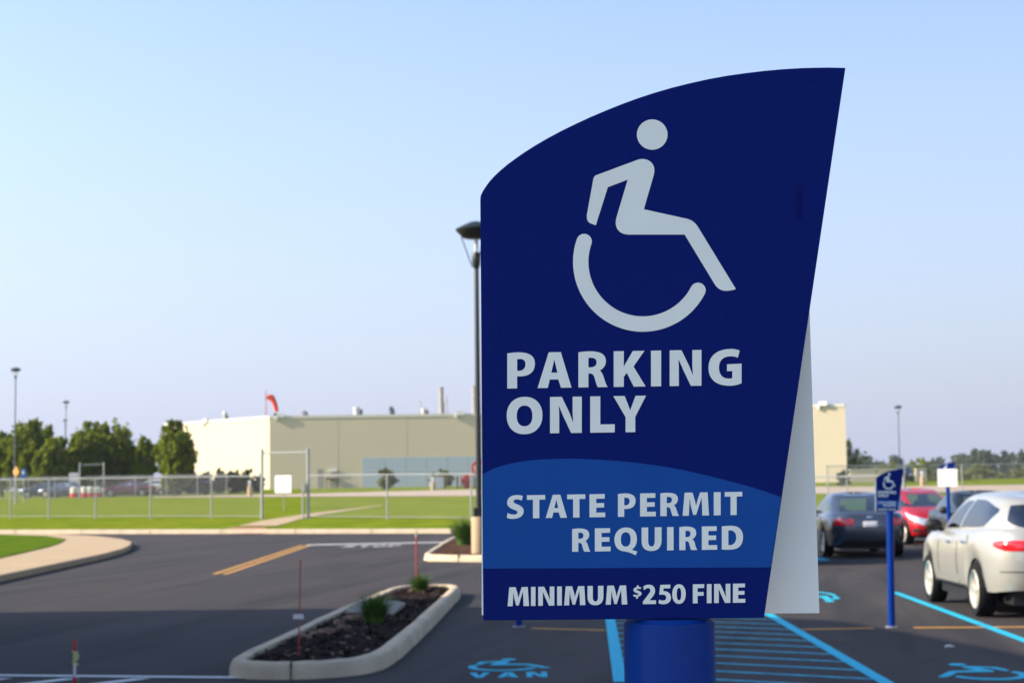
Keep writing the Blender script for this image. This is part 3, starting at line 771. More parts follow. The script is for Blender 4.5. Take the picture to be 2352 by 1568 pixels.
# ================================================================== ORNAMENTAL GRASS
def grass_clump(c, rad, h, n, label, seed, wid=.008):
    rr = random.Random(seed); mb = MB()
    for k in range(n):
        a = rr.uniform(0, 2*math.pi); r0 = rad * .35 * math.sqrt(rr.random()); l = h * rr.uniform(.55, 1.1); lean = rr.uniform(.1, 1.0)
        b = Vector((r0*math.cos(a), r0*math.sin(a), 0)); d = Vector((math.cos(a + rr.uniform(-.6, .6)), math.sin(a + rr.uniform(-.6, .6)), 0))
        sd = Vector((-d.y, d.x, 0)); w = wid * rr.uniform(.6, 1.2); pts = []
        for s in range(5):
            t = s / 4; p = b + d * (rad * lean * t ** 1.8) + Vector((0, 0, l * (t - .35 * lean * t ** 2.5)))
            ww = w * (1 - t) + .0008
            pts += [p - sd * ww, p + sd * ww]
        mb.add(pts, [(2*s, 2*s+1, 2*s+3, 2*s+2) for s in range(4)])
    o = mb.build('grass_tuft', M['blade']); o.location = c
    tag(o, label, 'grass tuft', 'ornamental grass tufts')
    return o
g = on_z(860, 1428, .12); grass_clump((g.x, g.y, .10), .30, .42, 520, 'fine green grass tuft in the middle of the near island', 1)
g = on_z(965, 1357, .12); grass_clump((g.x, g.y, .10), .26, .33, 420, 'smaller green grass tuft at the far end of the near island', 2)
g = on_z(1066, 1250, .12); grass_clump((g.x, g.y, .10), .52, .85, 900, 'tall round grass tuft beside the concrete lamp base', 3, .011)
# ================================================================== STREET LAMPS
def lamp(loc, H, label, base=True, mt='black', hr=.5):
    """tall post with a wide hat, three stays and a lens"""
    root = empty('street_lamp', loc, label, 'street lamp', 'street lamps')
    z = 0.0
    if base:
        m = MB(); m.lathe([(.19, -.05), (.19, .86), (.175, .89), (.0, .89)], n=32); m.build('concrete_base', M['concrete'], root, smooth=True); z = .89
        m = MB(); m.box(-.13, .13, -.13, .13, z, z + .22); m.build('base_cover', M[mt], root, bevel=.01)
    m = MB(); m.lathe([(.072, z), (.058, H - 1.0), (.05, H - .96)], n=16); m.build('pole', M[mt], root, smooth=True)
    m = MB(); m.lathe([(.055, H-1.0), (.08, H-.95), (.105, H-.84), (.11, H-.68), (.09, H-.60), (.05, H-.58)], n=20); m.build('socket', M[mt], root, smooth=True)
    m = MB(); m.lathe([(.04, H-.60), (.05, H-.40), (.05, H-.22)], n=14); m.build('lens', M['lens'], root, smooth=True)
    for k in range(3):
        a = R(180 + 120 * k); m = MB()
        m.bar((.10*math.cos(a), .10*math.sin(a), H-.95), (hr*.72*math.cos(a), hr*.72*math.sin(a), H-.20), .014, 8); m.build('stay', M[mt], root, smooth=True)
    m = MB(); m.lathe([(.10, H-.27), (hr*.62, H-.24), (hr*.97, H-.07), (hr, H-.035), (hr*.96, H-.01), (hr*.55, H+.09), (hr*.3, H+.145), (.04, H+.17), (.001, H+.17)], n=36); m.build('hat', M[mt], root, smooth=True)
    return root
g = on_z(1101.5, 1270, .12)
hd = on_y(1100.5, 524, g.y)
L_near = lamp((g.x, g.y, .10), hd.z - .10, 'black street lamp on round concrete base behind the big sign')
def far_lamp(px, ytip, ypole, Y, hr, label):
    t = on_y(px, ytip, Y); z = gz(t.x, Y)
    return lamp((t.x, Y, z), t.z - z, label, False, 'pole_grey', hr)
far_lamp(36, 847, 0, 165, .52, 'tallest distant street lamp at the left edge above the trees')
far_lamp(152, 922, 0, 250, .52, 'middle distant street lamp rising over the tree row')
far_lamp(149.5, 964, 0, 330, .48, 'lowest distant street lamp just above the tree row')
far_lamp(2062.5, 933, 0, 215, .5, 'slim street lamp beyond the cars on the right')

# ================================================================== FENCES
def fence(A, B, n_posts, label, h=1.88, mesh_cell=.10, wire=.0021, group='chain link fences', px_posts=None, rails=True):
    A = Vector(A); B = Vector(B); L = (B - A).length
    root = empty('chain_link_fence', (A.x, A.y, gz(A.x, A.y)), label, 'fence', group)
    off = root.location.copy()
    def P(s, z): 
        p = A + (B - A) * (s / L); return Vector((p.x, p.y, gz(p.x, p.y) + z)) - off
    ss = px_posts or [L * k / (n_posts - 1) for k in range(n_posts)]
    for s in ss:
        m = MB(); m.bar(P(s, -.1), P(s, h + .03), .036, 8); m.build('post', M['steel'], root, smooth=True)
    seg_n = max(2, int(L / 3))
    for nm, z, r in (('top_rail', h, .026), ('bottom_rail', .12, .012)):
        m = MB()
        for k in range(seg_n): m.bar(P(L*k/seg_n, z), P(L*(k+1)/seg_n, z), r, 6, cap=False)
        m.build(nm, M['steel'], root, smooth=True)
    m = MB(); hh = h - .1
    s = -hh
    d = (B - A).normalized(); nrm = Vector((-d.y, d.x, 0)) * 1.0
    while s < L:
        for sg in (1, -1):
            # wire climbing along +s (or -s), clipped to the fence's ends
            if sg > 0: s0, z0, s1, z1 = s, .06, s + hh, h - .02
            else: s0, z0, s1, z1 = s + hh, .06, s, h - .02
            def clip(sa, za, sb, zb):
                if sa < 0: t = (0 - sa)/(sb - sa); return 0, za + (zb-za)*t
                if sa > L: t = (L - sa)/(sb - sa); return L, za + (zb-za)*t
                return sa, za
            a = clip(s0, z0, s1, z1); b = clip(s1, z1, s0, z0)
            if abs(a[0] - b[0]) < .02: continue
            pa, pb = P(*a), P(*b); u = (pb - pa).normalized()
            w = Vector((0, 0, 1)) * wire * .75
            w2 = Vector((-d.y, d.x, 0)) * wire * .75
            side = u.cross(w2).normalized() * wire
            m.add([pa - side, pb - side, pb + w2, pa + w2, pb + side, pa + side], [(0, 1, 2, 3), (3, 2, 4, 5)])
        s += mesh_cell
    m.build('wire_mesh', M['steel'], root)
    return root
gl, gr = on_g(602, 1191), on_g(708, 1191)
la = on_g(112, 1190.5)
dl = (la - gl); Lx = gl + dl.normalized() * (dl.length * 1.32)
def s_of(px, A, B):
    # distance along A->B where the picture column px crosses the line
    lo, hi = 0.0, (B - A).length
    best = min((abs((lambda p: CX + F * ((p - CAM).dot(RT)) / ((p - CAM).dot(FWD)))(A + (B - A) * (k / 2000)) - px), k) for k in range(2001))
    return (B - A).length * best[1] / 2000
fence(Lx, gl, 0, 'long chain link fence running left from the tall gate', px_posts=[0.05] + [s_of(p, Lx, gl) for p in (24, 112, 219, 346, 486)])
rb = on_g(1083, 1195); dr = rb - gr; Rx = gr + dr * 3.1
fence(gr, Rx, 0, 'chain link fence running right from the gate behind the lamp', px_posts=[s_of(890, gr, Rx), s_of(1083, gr, Rx), (Rx-gr).length*.6, (Rx-gr).length*.8, (Rx-gr).length])
# gate frame
def gate(pl, pr, h, label, bar=True, g_='gate frames'):
    root = empty('gate_frame', pl, label, 'gate', g_)
    for p in (pl, pr):
        q = p - pl; m = MB(); m.bar((q.x, q.y, q.z - .1), (q.x, q.y, q.z + h), .065, 10)
        m.bar((q.x, q.y, q.z + h), (q.x, q.y, q.z + h + .08), .09, 10, r2=.02); m.build('post', M['steel'], root, smooth=True)
    q = pr - pl
    m = MB(); m.bar((.06, 0, h - .12), (q.x - .06, q.y, q.z + h - .12), .04, 8); m.build('top_bar', M['steel'], root, smooth=True)
    return root
gh = (1191 - 1035) * gl.y / F
gt = gate(gl, gr, gh, 'tall galvanised gate frame over the footpath in the near fence')
q = gr - gl
m = MB(); m.box(q.x-.19, q.x-.09, q.y-.1, q.y+.02, 1.15, 1.55); m.build('card_reader', M['steel'], gt, bevel=.02)
m = MB(); m.bar((q.x-.22, q.y-.05, -.1), (q.x-.22, q.y-.05, 1.4), .04, 8); m.build('latch_post', M['steel'], gt, smooth=True)
# fence at the back of the lawn, left
A, B = Vector((-60, 152, 0)), Vector((-24.5, 149, 0))
bf = fence(A, B, 0, 'distant chain link fence before the tree row', mesh_cell=.16, wire=.004, px_posts=[s_of(p, A, B) for p in (-60, 66, 126, 311, 382, 454, 530)])
pl, pr = on_y(183, 1140, 150), on_y(238, 1140, 150)
gate(Vector((pl.x, 150, gz(pl.x, 150))), Vector((pr.x, 150, gz(pr.x, 150))), 3.0, 'distant tall gate frame in the back fence by the trees')
fence((20, 112, 0), (62, 112, 0), 0, 'chain link fence beyond the cars on the right', px_posts=[.1, s_of(1947, Vector((20,112,0)), Vector((62,112,0))), s_of(2080, Vector((20,112,0)), Vector((62,112,0))), s_of(2212, Vector((20,112,0)), Vector((62,112,0))), 20, 26, 33, 41.9], mesh_cell=.12, wire=.003)

# ================================================================== THE FACTORY BUILDING
BY, BZ0, BZ1 = 200.0, 1.60, 9.85
fx0, fx1 = -27.95, 28.0
bld = empty('factory_building', (fx0, BY, BZ0), 'long flat roofed cream building behind the lawn', 'building')
off = Vector((fx0, BY, BZ0))
H = BZ1 - BZ0
# plan, anticlockwise from the front left corner: main front, angled right wing, back, slanted left side
plan = [(fx0, BY), (fx1, BY), (27.5, 190.2), (35.8, 187.6), (36.4, 200), (40, 240), (-36, 240), (-44.3, 221.0)]
m = MB(); P = [(x - off.x, y - off.y) for x, y in plan]
m.prism(P, -.6, H); m.build('wall', M['wall'], bld)
m = MB()
for i in range(len(P)):
    a, b = Vector((*P[i], 0)), Vector((*P[(i+1) % len(P)], 0)); d = (b - a).normalized(); nn = Vector((d.y, -d.x, 0))
    m.add([a + nn*.06 + Vector((0,0,H-.22)), b + nn*.06 + Vector((0,0,H-.22)), b + nn*.06 + Vector((0,0,H+.10)), a + nn*.06 + Vector((0,0,H+.10)), b - nn*.25 + Vector((0,0,H+.10)), a - nn*.25 + Vector((0,0,H+.10))],
          [(0, 1, 2, 3), (3, 2, 4, 5)])
m.build('coping', M['coping'], bld)
# blue-grey clad bay, standing 6 cm proud, with seams
bx0, bx1 = -17.35 - off.x, 6.5 - off.x
bz1 = 1.75 + (1117 - 1051.6) * BY / F - BZ0
m = MB(); m.box(bx0, bx1, -.06, -.004, -.3, bz1); clad = m.build('cladding_bay', M['wall_blue'], bld)
m = MB()
k = bx0 + 2.4
while k < bx1: m.box(k, k + .06, -.075, -.058, -.2, bz1 - .02); k += 2.4
m.box(bx0, bx1, -.08, -.058, bz1*.54, bz1*.54 + .10)
m.build('seam', M['vent'], clad)
# expansion joints of the tilt-up wall
m = MB()
for k in range(1, 7):
    x = k * 7.9
    m.box(x - .025, x + .025, -.006, .02, bz1 + .02 if bx0 < x < bx1 else -.3, H - .24)
m.build('wall_joint', M['stack'], bld)
def bpx(px): return (px - CX) * BY / F - off.x
def bpz(px, py): return on_y(px, py, BY).z - BZ0
# two doors with canopies on posts
for (xa, xb) in ((bpx(748), bpx(776)),):
    z = bpz(760, 1098)
    m = MB(); m.box(xa + .3, xb - .3, -.03, .02, -.1, z - .35); d = m.build('door', M['door'], bld)
    m = MB(); m.bar((xb - .5, -.06, 1.0), (xb - .5, -.06, 1.3), .025, 6); m.build('handle', M['steel'], d)
    m = MB(); m.box(xa, xb, -1.1, -.02, z - .12, z + .08); c = m.build('canopy', M['bark'], bld)
    for x in (xa + .08, xb - .08):
        m = MB(); m.bar((x, -1.0, -.2), (x, -1.0, z - .12), .06, 8); m.build('canopy_post', M['bark'], c)
    m = MB(); m.box((xa+xb)/2 - .45, (xa+xb)/2 + .45, -.2, -.03, z + .75, z + 1.05); m.build('wall_light', M['white'], bld)
x = bpx(732); m = MB(); m.box(x-.25, x+.25, -.03, .02, -.1, 2.2); m.build('service_door', M['door'], bld)
# flood lights on the parapet
def flood(x, y, z, ang, name='flood_light'):
    m = MB(); c, s = math.cos(ang), math.sin(ang)
    def T(p): return (x + p[0]*c - p[1]*s, y + p[0]*s + p[1]*c, z + p[2])
    b = MB(); b.box(-.55, .35, -.26, .16, .06, .50); b.box(-.05, .15, -.1, .05, -.1, .08); b.box(-.75, -.5, -.24, -.02, -.30, .08)
    m.add([T(v) for v in b.v], b.f); return m.build(name, M['white'], bld)
flood(bpx(645), 0, H - .12, 0)
flood(bpx(1058), 0, H - .12, 0)
flood(-9.3, 11.9, H - .2, R(-52)); 
flood(61.6, -11.9, H - .1, R(-25))
# things standing on the roof
def roof_unit(px, ptop, wpx, kind, label, dY=2.0):
    x = on_y(px, 950, BY + dY).x; z0 = BZ1 + .0; t = on_y(px, ptop, BY + dY).z; w = wpx * (BY + dY) / F / 2
    h = t - z0
    nm = {'vent': 'roof_vent', 'stack': 'exhaust_stack', 'mast': 'roof_mast'}[kind]
    r = empty(nm, (x, BY + dY, z0), label, nm.replace('_', ' '), {'vent': 'vents along the factory roof', 'stack': 'exhaust stacks above the factory', 'mast': 'thin masts above the factory'}[kind])
    mt = {'vent': 'vent', 'stack': 'stack', 'mast': 'steel'}[kind]
    if kind == 'vent':
        m = MB(); m.lathe([(w*.8, -.3), (w*.8, h*.55), (w, h*.6), (w, h*.92), (w*.7, h), (.01, h)], n=20); m.build('hood', M[mt], r, smooth=True)
        m = MB(); m.box(w*.9, w*1.75, -w*.3, w*.3, -.3, h*.72); m.build('shade_box', M['pole_grey'], r)  # grey box beside the hood stands in for its shadow side
    elif kind == 'stack':
        m = MB(); m.lathe([(w, -.3), (w, h*.5), (w*1.15, h*.5), (w*1.15, h*.56), (w*.95, h*.56), (w*.95, h*.97), (w*1.2, h*.97), (w*1.2, h)], n=20); m.build('flue', M[mt], r, smooth=True)
        m = MB(); m.box(w*.9, w*1.3, -.1, .1, -.3, h*.5); m.build('ladder', M['steel'], r)
    else:
        m = MB(); m.lathe([(w, -.3), (w*.8, h), (.01, h)], n=8); m.build('tube', M[mt], r, smooth=True)
    return r
roof_unit(697, 941, 11, 'vent', 'short white roof vent right of the red windsock')
roof_unit(819, 934, 16, 'vent', 'white roof vent, widest of the row above the grey wall')
roof_unit(973, 937, 13, 'vent', 'white roof vent beside the thin mast and left of the tall stack')
roof_unit(898, 933, 10, 'vent', 'dark narrow roof vent between the two white ones').children[0].data.materials[0] = M['stack']
for r_ in [o for o in COL.objects if o.get('label', '').startswith('dark narrow roof vent')]:
    for ch in r_.children:
        ch.data = ch.data.copy(); ch.data.materials.clear(); ch.data.materials.append(M['pole_grey'])
roof_unit(1014, 889, 11, 'stack', 'tall grey exhaust stack in the middle of the factory roof', 12)
roof_unit(1090, 886, 11, 'stack', 'tall pale exhaust stack just left of the black lamp pole', 12)
roof_unit(965, 918, 3, 'mast', 'thin mast left of the white vent near the stacks', 8)
roof_unit(1026, 910, 4, 'mast', 'thin mast right beside the tall grey stack', 10)
r = roof_unit(516, 944, 9, 'vent', 'pale roof vent above the sunlit slanted wall', 16)
# windsock
x = on_y(611, 950, BY + 1.5).x
ws = empty('windsock', (x, BY + 1.5, BZ1 - .3), 'red windsock drooping from its pole on the factory roof corner', 'windsock')
hw = on_y(611, 897, BY + 1.5).z - BZ1 + .3
m = MB(); m.bar((0, 0, 0), (0, 0, hw), .05, 8); m.build('pole', M['rod_red'], ws, smooth=True)
m = MB(); pts = []
prof = [(0, 0, .34), (.25, .08, .36), (.55, -.12, .38), (.8, -.5, .38), (.95, -.95, .35), (1.08, -1.4, .32), (1.12, -1.7, .25)]
nseg = 14
for (dx, dz, r_) in prof:
    for k in range(nseg):
        t = 2*math.pi*k/nseg; pts.append((dx + .12 + r_*math.cos(t)*.75*(1 if dx > .5 else .55), r_*math.sin(t)*.8, hw - .75 + dz + r_*math.cos(t)*(.15 if dx > .7 else .75)))
m.add(pts, [(j*nseg+k, j*nseg+(k+1) % nseg, (j+1)*nseg+(k+1) % nseg, (j+1)*nseg+k) for j in range(len(prof)-1) for k in range(nseg)])
m.build('sock', M['windsock'], ws, smooth=True)
m = MB(); m.box(.95, 1.45, -.25, .25, -.1, .75); m.build('base_box', M['dark'], ws)
# low wall to the right and the far shed
lw = empty('low_wall', (51, 186, 1.5), 'low cream wall right of the factory, split by a dark parked car', 'wall')
m = MB()
for (p0, p1) in ((1951, 2012), (2014, 2070), (2102, 2128)):
    x0, x1 = on_y(p0, 1100, 186).x - 51, on_y(p1, 1100, 186).x - 51
    m = MB(); m.box(x0, x1 - .05, -.3, .3, -.3, 1.32); m.build('wall_panel', M['wall'], lw, bevel=.02)
    m = MB(); m.box(x0 - .03, x1, -.36, .36, 1.322, 1.42); m.build('coping', M['coping'], lw)
# kit on the lawn and along the wall
g = on_y(651, 1132, 92)
wb = empty('blank_board', (g.x, 92, gz(g.x, 92)), 'blank white notice board standing on the lawn by the gate', 'board')
zz = 1.75 + (1119 - 1132) * 92 / F - gz(g.x, 92); z2 = zz + 40 * 92 / F; hw_ = 23 * 92 / F
m = MB(); m.box(-hw_, hw_, -.03, .03, zz, z2); m.build('board', M['white'], wb, bevel=.02)
wb.rotation_euler.z = R(-28)
for sx in (0,):
    m = MB(); m.bar((sx, .05, -.1), (sx, .05, z2 - .1), .03, 8); m.build('leg', M['stack'], wb)
# stop sign
c = on_y(1103, 1075, 78)
ss_ = empty('stop_sign', (c.x, 78, gz(c.x, 78)), 'red octagonal stop sign half hidden by the lamp pole', 'sign')
zc = c.z - gz(c.x, 78)
def octo(r, y, z): return [(r*math.cos(R(22.5+45*k)), y, z + r*math.sin(R(22.5+45*k))) for k in range(8)]
m = MB(); m.slab(octo(.45, 0, zc), (0, .006, 0)); m.build('border', M['white'], ss_)
m = MB(); m.slab(octo(.425, -.004, zc), (0, .003, 0)); fc = m.build('face', M['red'], ss_)
lo, w = word('STOP', .2)
text_bulge(lo, lambda u, v, k: ((u / w - .5) * .60, -.0075 + .002 * k, zc + (v - .5) * .26), 't', None, None, 0).build('lettering', M['white'], fc)
m = MB(); m.bar((0, .035, -.1), (0, .035, zc + .38), .03, 8); m.build('post', M['steel'], ss_)
# yellow and blue signs at the left
c = on_y(36.5, 1083, 125)
ys_ = empty('warning_sign', (c.x, 125, gz(c.x, 125)), 'yellow diamond warning sign on a pole at the far left', 'sign')
zc = c.z - gz(c.x, 125)
m = MB(); m.slab([(0, 0, zc - .42), (.27, -.18, zc), (0, 0, zc + .42), (-.27, .18, zc)], (0.006, .01, 0)); m.build('diamond', M['yellow'], ys_)
m = MB(); m.bar((0, .05, -.1), (0, .05, zc + .3), .085, 8); m.build('pole', M['steel'], ys_)
c = on_y(54, 1087, 135)
bs = empty('blue_sign', (c.x, 135, gz(c.x, 135)), 'small blue sign just right of the yellow diamond sign', 'sign')
zc = c.z - gz(c.x, 135)
m = MB(); m.box(-.2, .2, -.01, .01, zc - .35, zc + .35); b_ = m.build('panel', M['sign_blue'], bs)
m = MB(); m.box(-.12, .05, -.016, -.011, zc - .05, zc + .22); m.build('white_mark', M['white'], b_)
m = MB(); m.bar((0, .04, -.1), (0, .04, zc + .3), .05, 8); m.build('pole', M['steel'], bs)
# red and white drums by the back fence
def drum(px, py, Y, w, h, label):
    c = on_y(px, py, Y); r = empty('storage_tank', (c.x, Y, gz(c.x, Y)), label, 'tank', 'red and white tanks behind the back fence')
    m = MB(); m.lathe([(w, 0), (w, h*.42)], n=16); m.build('base', M['red'], r, smooth=True)
    m = MB(); m.lathe([(w*.96, h*.42), (w*.96, h*.86), (w*.6, h), (.01, h)], n=16); m.build('top', M['coping'], r, smooth=True)
for px, lb in ((171, 'leftmost red and white tank, under the grey cabinet'), (195, 'red and white tank just right of the fence gate post'), (208, 'red and white tank, third of the row'), (225, 'rightmost red and white tank, above the green cone')):
    drum(px, 1130, 156, .40, .95, lb)
c = on_y(171, 1105, 158)
m = MB(); m.box(-.42, .42, -.3, .3, 0, 2.2); o = m.build('grey_cabinet', M['pole_grey'], bevel=.03); o.location = (c.x, 158, gz(c.x, 158)); tag(o, 'tall grey cabinet behind the red and white tanks', 'cabinet')
o.data.materials.clear(); o.data.materials.append(M['vent'])
# red hose reel cart and small fittings along the service road
c = on_y(1065, 1117, 176)
hr_ = empty('hose_cart', (c.x, 176, gz(c.x, 176)), 'red hose reel cart with round wheels by the blue grey wall', 'cart')
m = MB(); m.lathe([(.75, -.25), (.75, -.18), (.35, -.17), (.35, .17), (.75, .18), (.75, .25)], n=24, axis='x'); m.v = [(v[0], v[1], v[2] + .75) for v in m.v]; m.build('reel', M['red'], hr_, smooth=True)
m = MB(); m.box(.0, .75, -.3, .3, 0, 1.35); m.build('housing', M['red'], hr_, bevel=.05)
for sx in (-.62, 1.1):
    m = MB(); m.lathe([(.62, -.06), (.62, .06), (.5, .06), (.5, -.06)], n=20, axis='x', cap=False); m.v = [(v[0]+sx, v[1]-.2, v[2]+.62) for v in m.v]; m.build('wheel', M['rubber'], hr_, smooth=True)
c = on_y(1004, 1114, 178)
m = MB(); m.box(-.7, .7, -.5, .5, 0, 1.15); o = m.build('transformer_box', M['wall_blue'], bevel=.04); o.location = (c.x, 178, gz(c.x, 178)); tag(o, 'pale green utility box before the blue grey wall', 'utility box')
def bollard(px, py, Y, h, label, mt='concrete'):
    c = on_y(px, py, Y); r = empty('bollard', (c.x, Y, gz(c.x, Y)), label, 'bollard', 'small bollards along the service road')
    m = MB(); m.lathe([(.22, -.1), (.22, h*.6), (.12, h*.62)], n=12); m.build('base', M[mt], r, smooth=True)
    m = MB(); m.lathe([(.10, h*.6), (.10, h*.85), (.16, h*.9), (.10, h), (.01, h)], n=12); m.build('head', M['vent'], r, smooth=True)
bollard(995, 1121, 168, 1.25, 'pale bollard before the left shrub of the blue grey wall')
bollard(574, 1128, 146, 1.3, 'pale bollard left of the blank white board')
bollard(2119, 1112, 150, 1.3, 'pale bollard beyond the red car on the right')

# ================================================================== TREES AND SHRUBS
def leaves(mb, blobs, n, size, rr, flat=.8):
    """small leaf faces clustered in clumps through the blobs' volume"""
    tot = sum(b[3]*b[4]*b[5] for b in blobs)
    for (x, y, z, rx_, ry_, rz_) in blobs:
        k = max(20, int(n * rx_*ry_*rz_ / tot)); nc = max(4, k // 45); cl = []
        for _ in range(nc):
            while True:
                p = Vector((rr.uniform(-1, 1), rr.uniform(-1, 1), rr.uniform(-1, 1)))
                if p.length <= 1 and p.length > .35: break
            cl.append(p)
        for i in range(k):
            c = cl[i % nc]; q = c + Vector((rr.gauss(0, .13), rr.gauss(0, .13), rr.gauss(0, .12)))
            p = Vector((x + q.x*rx_, y + q.y*ry_, z + q.z*rz_))
            nrm = Vector((rr.gauss(0, 1), rr.gauss(0, 1), rr.gauss(0, 1) + .5)).normalized()
            u = nrm.orthogonal().normalized(); v = nrm.cross(u); a = rr.uniform(0, 6.28); u, v = u*math.cos(a)+v*math.sin(a), v*math.cos(a)-u*math.sin(a)
            s = size * rr.uniform(.6, 1.25)
            mb.add([p - u*s, p + v*s*.55, p + u*s, p - v*s*.55], [(0, 1, 2, 3)])
def tree(px, pyt, pyb, Y, wpx, label, seed, mt='leaf', n=2600, group='leafy trees in the row at the left', size=.2, shape=0):
    rr = random.Random(seed); top = on_y(px, pyt, Y); z0 = gz(top.x, Y); H_ = top.z - z0; W = wpx * Y / F / 2
    r = empty('leafy_tree', (top.x, Y, z0), label, 'tree', group)
    m = MB(); m.bar((0, 0, -.1), (0, 0, H_*.3), .03*H_, 8, r2=.022*H_); m.bar((0, 0, H_*.3), (.05*W, 0, H_*.75), .022*H_, 8, r2=.006*H_)
    for k in range(6):
        a = k * 1.05 + rr.random(); h0 = H_ * rr.uniform(.22, .45)
        m.bar((0, 0, h0), (W*.6*math.cos(a), W*.6*math.sin(a), h0 + H_*.28), .011*H_, 6, r2=.003*H_)
    m.build('trunk', M['bark'], r, smooth=True)
    bl = [(0, 0, H_*.54, W*.62, W*.62, H_*.38), (0, 0, H_*.25, W*.6, W*.6, H_*.16)]
    for k in range(9):
        a = 2*math.pi*k/9 + rr.random(); q = rr.uniform(.42, .70); zz = rr.uniform(.20, .74)
        s = rr.uniform(.30, .46)
        bl.append((W*q*math.cos(a), W*q*math.sin(a), H_*zz, W*s, W*s, H_*s*.5))
    for k in range(4):
        bl.append((W*rr.uniform(-.35, .35), W*rr.uniform(-.3, .3), H_*rr.uniform(.76, .86), W*.24, W*.24, H_*.14))
    m = MB(); leaves(m, bl, n, size, rr); m.build('crown', M[mt], r)
    return r
for a in [(66, 955, 1120, 168, 132, 'big dark tree below the tall lamp at the far left', 1), (6, 985, 1120, 172, 84, 'tree cut by the left picture edge', 2),
          (126, 996, 1120, 163, 92, 'low pale green tree between the big left tree and the round one', 3), (190, 978, 1122, 166, 96, 'narrow tree left of the broad central tree', 4),
          (258, 958, 1120, 170, 150, 'broad tree with rounded top in the middle of the row', 5), (333, 1000, 1120, 168, 60, 'small low tree between the broad tree and the lone one', 6),
          (402, 956, 1118, 160, 104, 'upright tree with open crown before the sunlit wall', 7)]:
    tree(*a[:6], a[6], n=11000, size=.24)
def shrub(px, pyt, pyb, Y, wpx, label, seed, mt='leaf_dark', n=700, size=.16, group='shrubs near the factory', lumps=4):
    rr = random.Random(seed); t = on_y(px, pyt, Y); z0 = gz(t.x, Y); H_ = max(.6, t.z - z0); W = wpx * Y / F / 2
    m = MB(); bl = [(0, 0, H_*.40, W*.75, W*.6, H_*.42), (0, 0, H_*.30, W*.9, W*.7, H_*.30), (0, 0, H_*.5, W*.4, W*.35, H_*.4)]
    for k in range(lumps): bl.append((rr.uniform(-.65, .65)*W, rr.uniform(-.4, .4)*W, H_*rr.uniform(.45, .78), W*.36, W*.36, H_*.25))
    leaves(m, bl, n, size, rr)
    r = empty('shrub', (t.x, Y, z0), label, 'shrub', group)
    m.build('foliage', M[mt], r)
    m = MB()
    for k in range(4): m.bar((0, 0, -.1), (rr.uniform(-.5, .5)*W, rr.uniform(-.3, .3)*W, H_*.7), .03, 5, r2=.01)
    m.build('stem', M['bark'], r)
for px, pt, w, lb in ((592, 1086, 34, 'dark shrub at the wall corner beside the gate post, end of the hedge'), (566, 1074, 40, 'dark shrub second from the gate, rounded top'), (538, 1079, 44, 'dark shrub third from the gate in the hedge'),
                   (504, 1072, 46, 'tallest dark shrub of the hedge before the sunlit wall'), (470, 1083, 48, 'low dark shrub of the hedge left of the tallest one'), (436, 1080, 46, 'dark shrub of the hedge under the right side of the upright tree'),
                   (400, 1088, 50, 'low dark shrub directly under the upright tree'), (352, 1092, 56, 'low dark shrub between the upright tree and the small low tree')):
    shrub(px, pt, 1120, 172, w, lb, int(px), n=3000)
shrub(889, 1071, 1122, 176, 48, 'bushy green shrub in front of the blue grey wall, left one', 21, 'leaf_pale', 2600)
shrub(1014, 1072, 1118, 182, 60, 'rounded shrub by the utility box, nearer the lamp pole', 22, 'leaf_pale', 2400)
shrub(1935, 1076, 1112, 160, 34, 'brownish shrub at the right end of the factory', 23, 'leaf_pale', 2000)
for px, w, lb, s in ((330, 40, 'purple flowering bush left of centre in the flower bed', 31), (400, 50, 'purple flowering bush in the middle of the bed', 32), (470, 50, 'purple flowering bush nearest the dark shrubs', 33)):
    shrub(px, 1112, 1130, 162, w, lb, s, 'leaf_dark', 500, group='flowering bushes behind the back fence')
    o = [q for q in COL.objects if q.get('label') == lb][0]; rr = random.Random(s); m = MB()
    Wp = w * 162 / F / 2
    leaves(m, [(0, 0, .9, Wp, Wp*.6, .35)], 160, .1, rr); m.build('blossom', M['flower'], o)
tree(1950, 1006, 1108, 240, 84, 'airy tree half hidden by the right end of the factory', 41, 'leaf_pale', 900, 'trees on the right', .26)
tree(2118, 1048, 1100, 260, 56, 'dark pointed tree beyond the slim lamp on the right', 42, 'leaf', 1200, 'trees on the right', .25)
tree(2093, 1055, 1100, 270, 22, 'small narrow tree left of the pointed one', 43, 'leaf', 600, 'trees on the right', .25)
tree(2050, 1056, 1100, 280, 20, 'tiny dark tree left of the slim lamp pole', 44, 'leaf', 500, 'trees on the right', .25)
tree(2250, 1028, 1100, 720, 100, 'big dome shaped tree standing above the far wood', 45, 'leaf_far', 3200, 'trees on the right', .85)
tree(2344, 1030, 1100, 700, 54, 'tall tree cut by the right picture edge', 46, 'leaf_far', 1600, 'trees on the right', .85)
tree(2307, 1034, 1100, 730, 28, 'narrow dark tree right of the dome shaped one', 47, 'leaf_far', 900, 'trees on the right', .85)
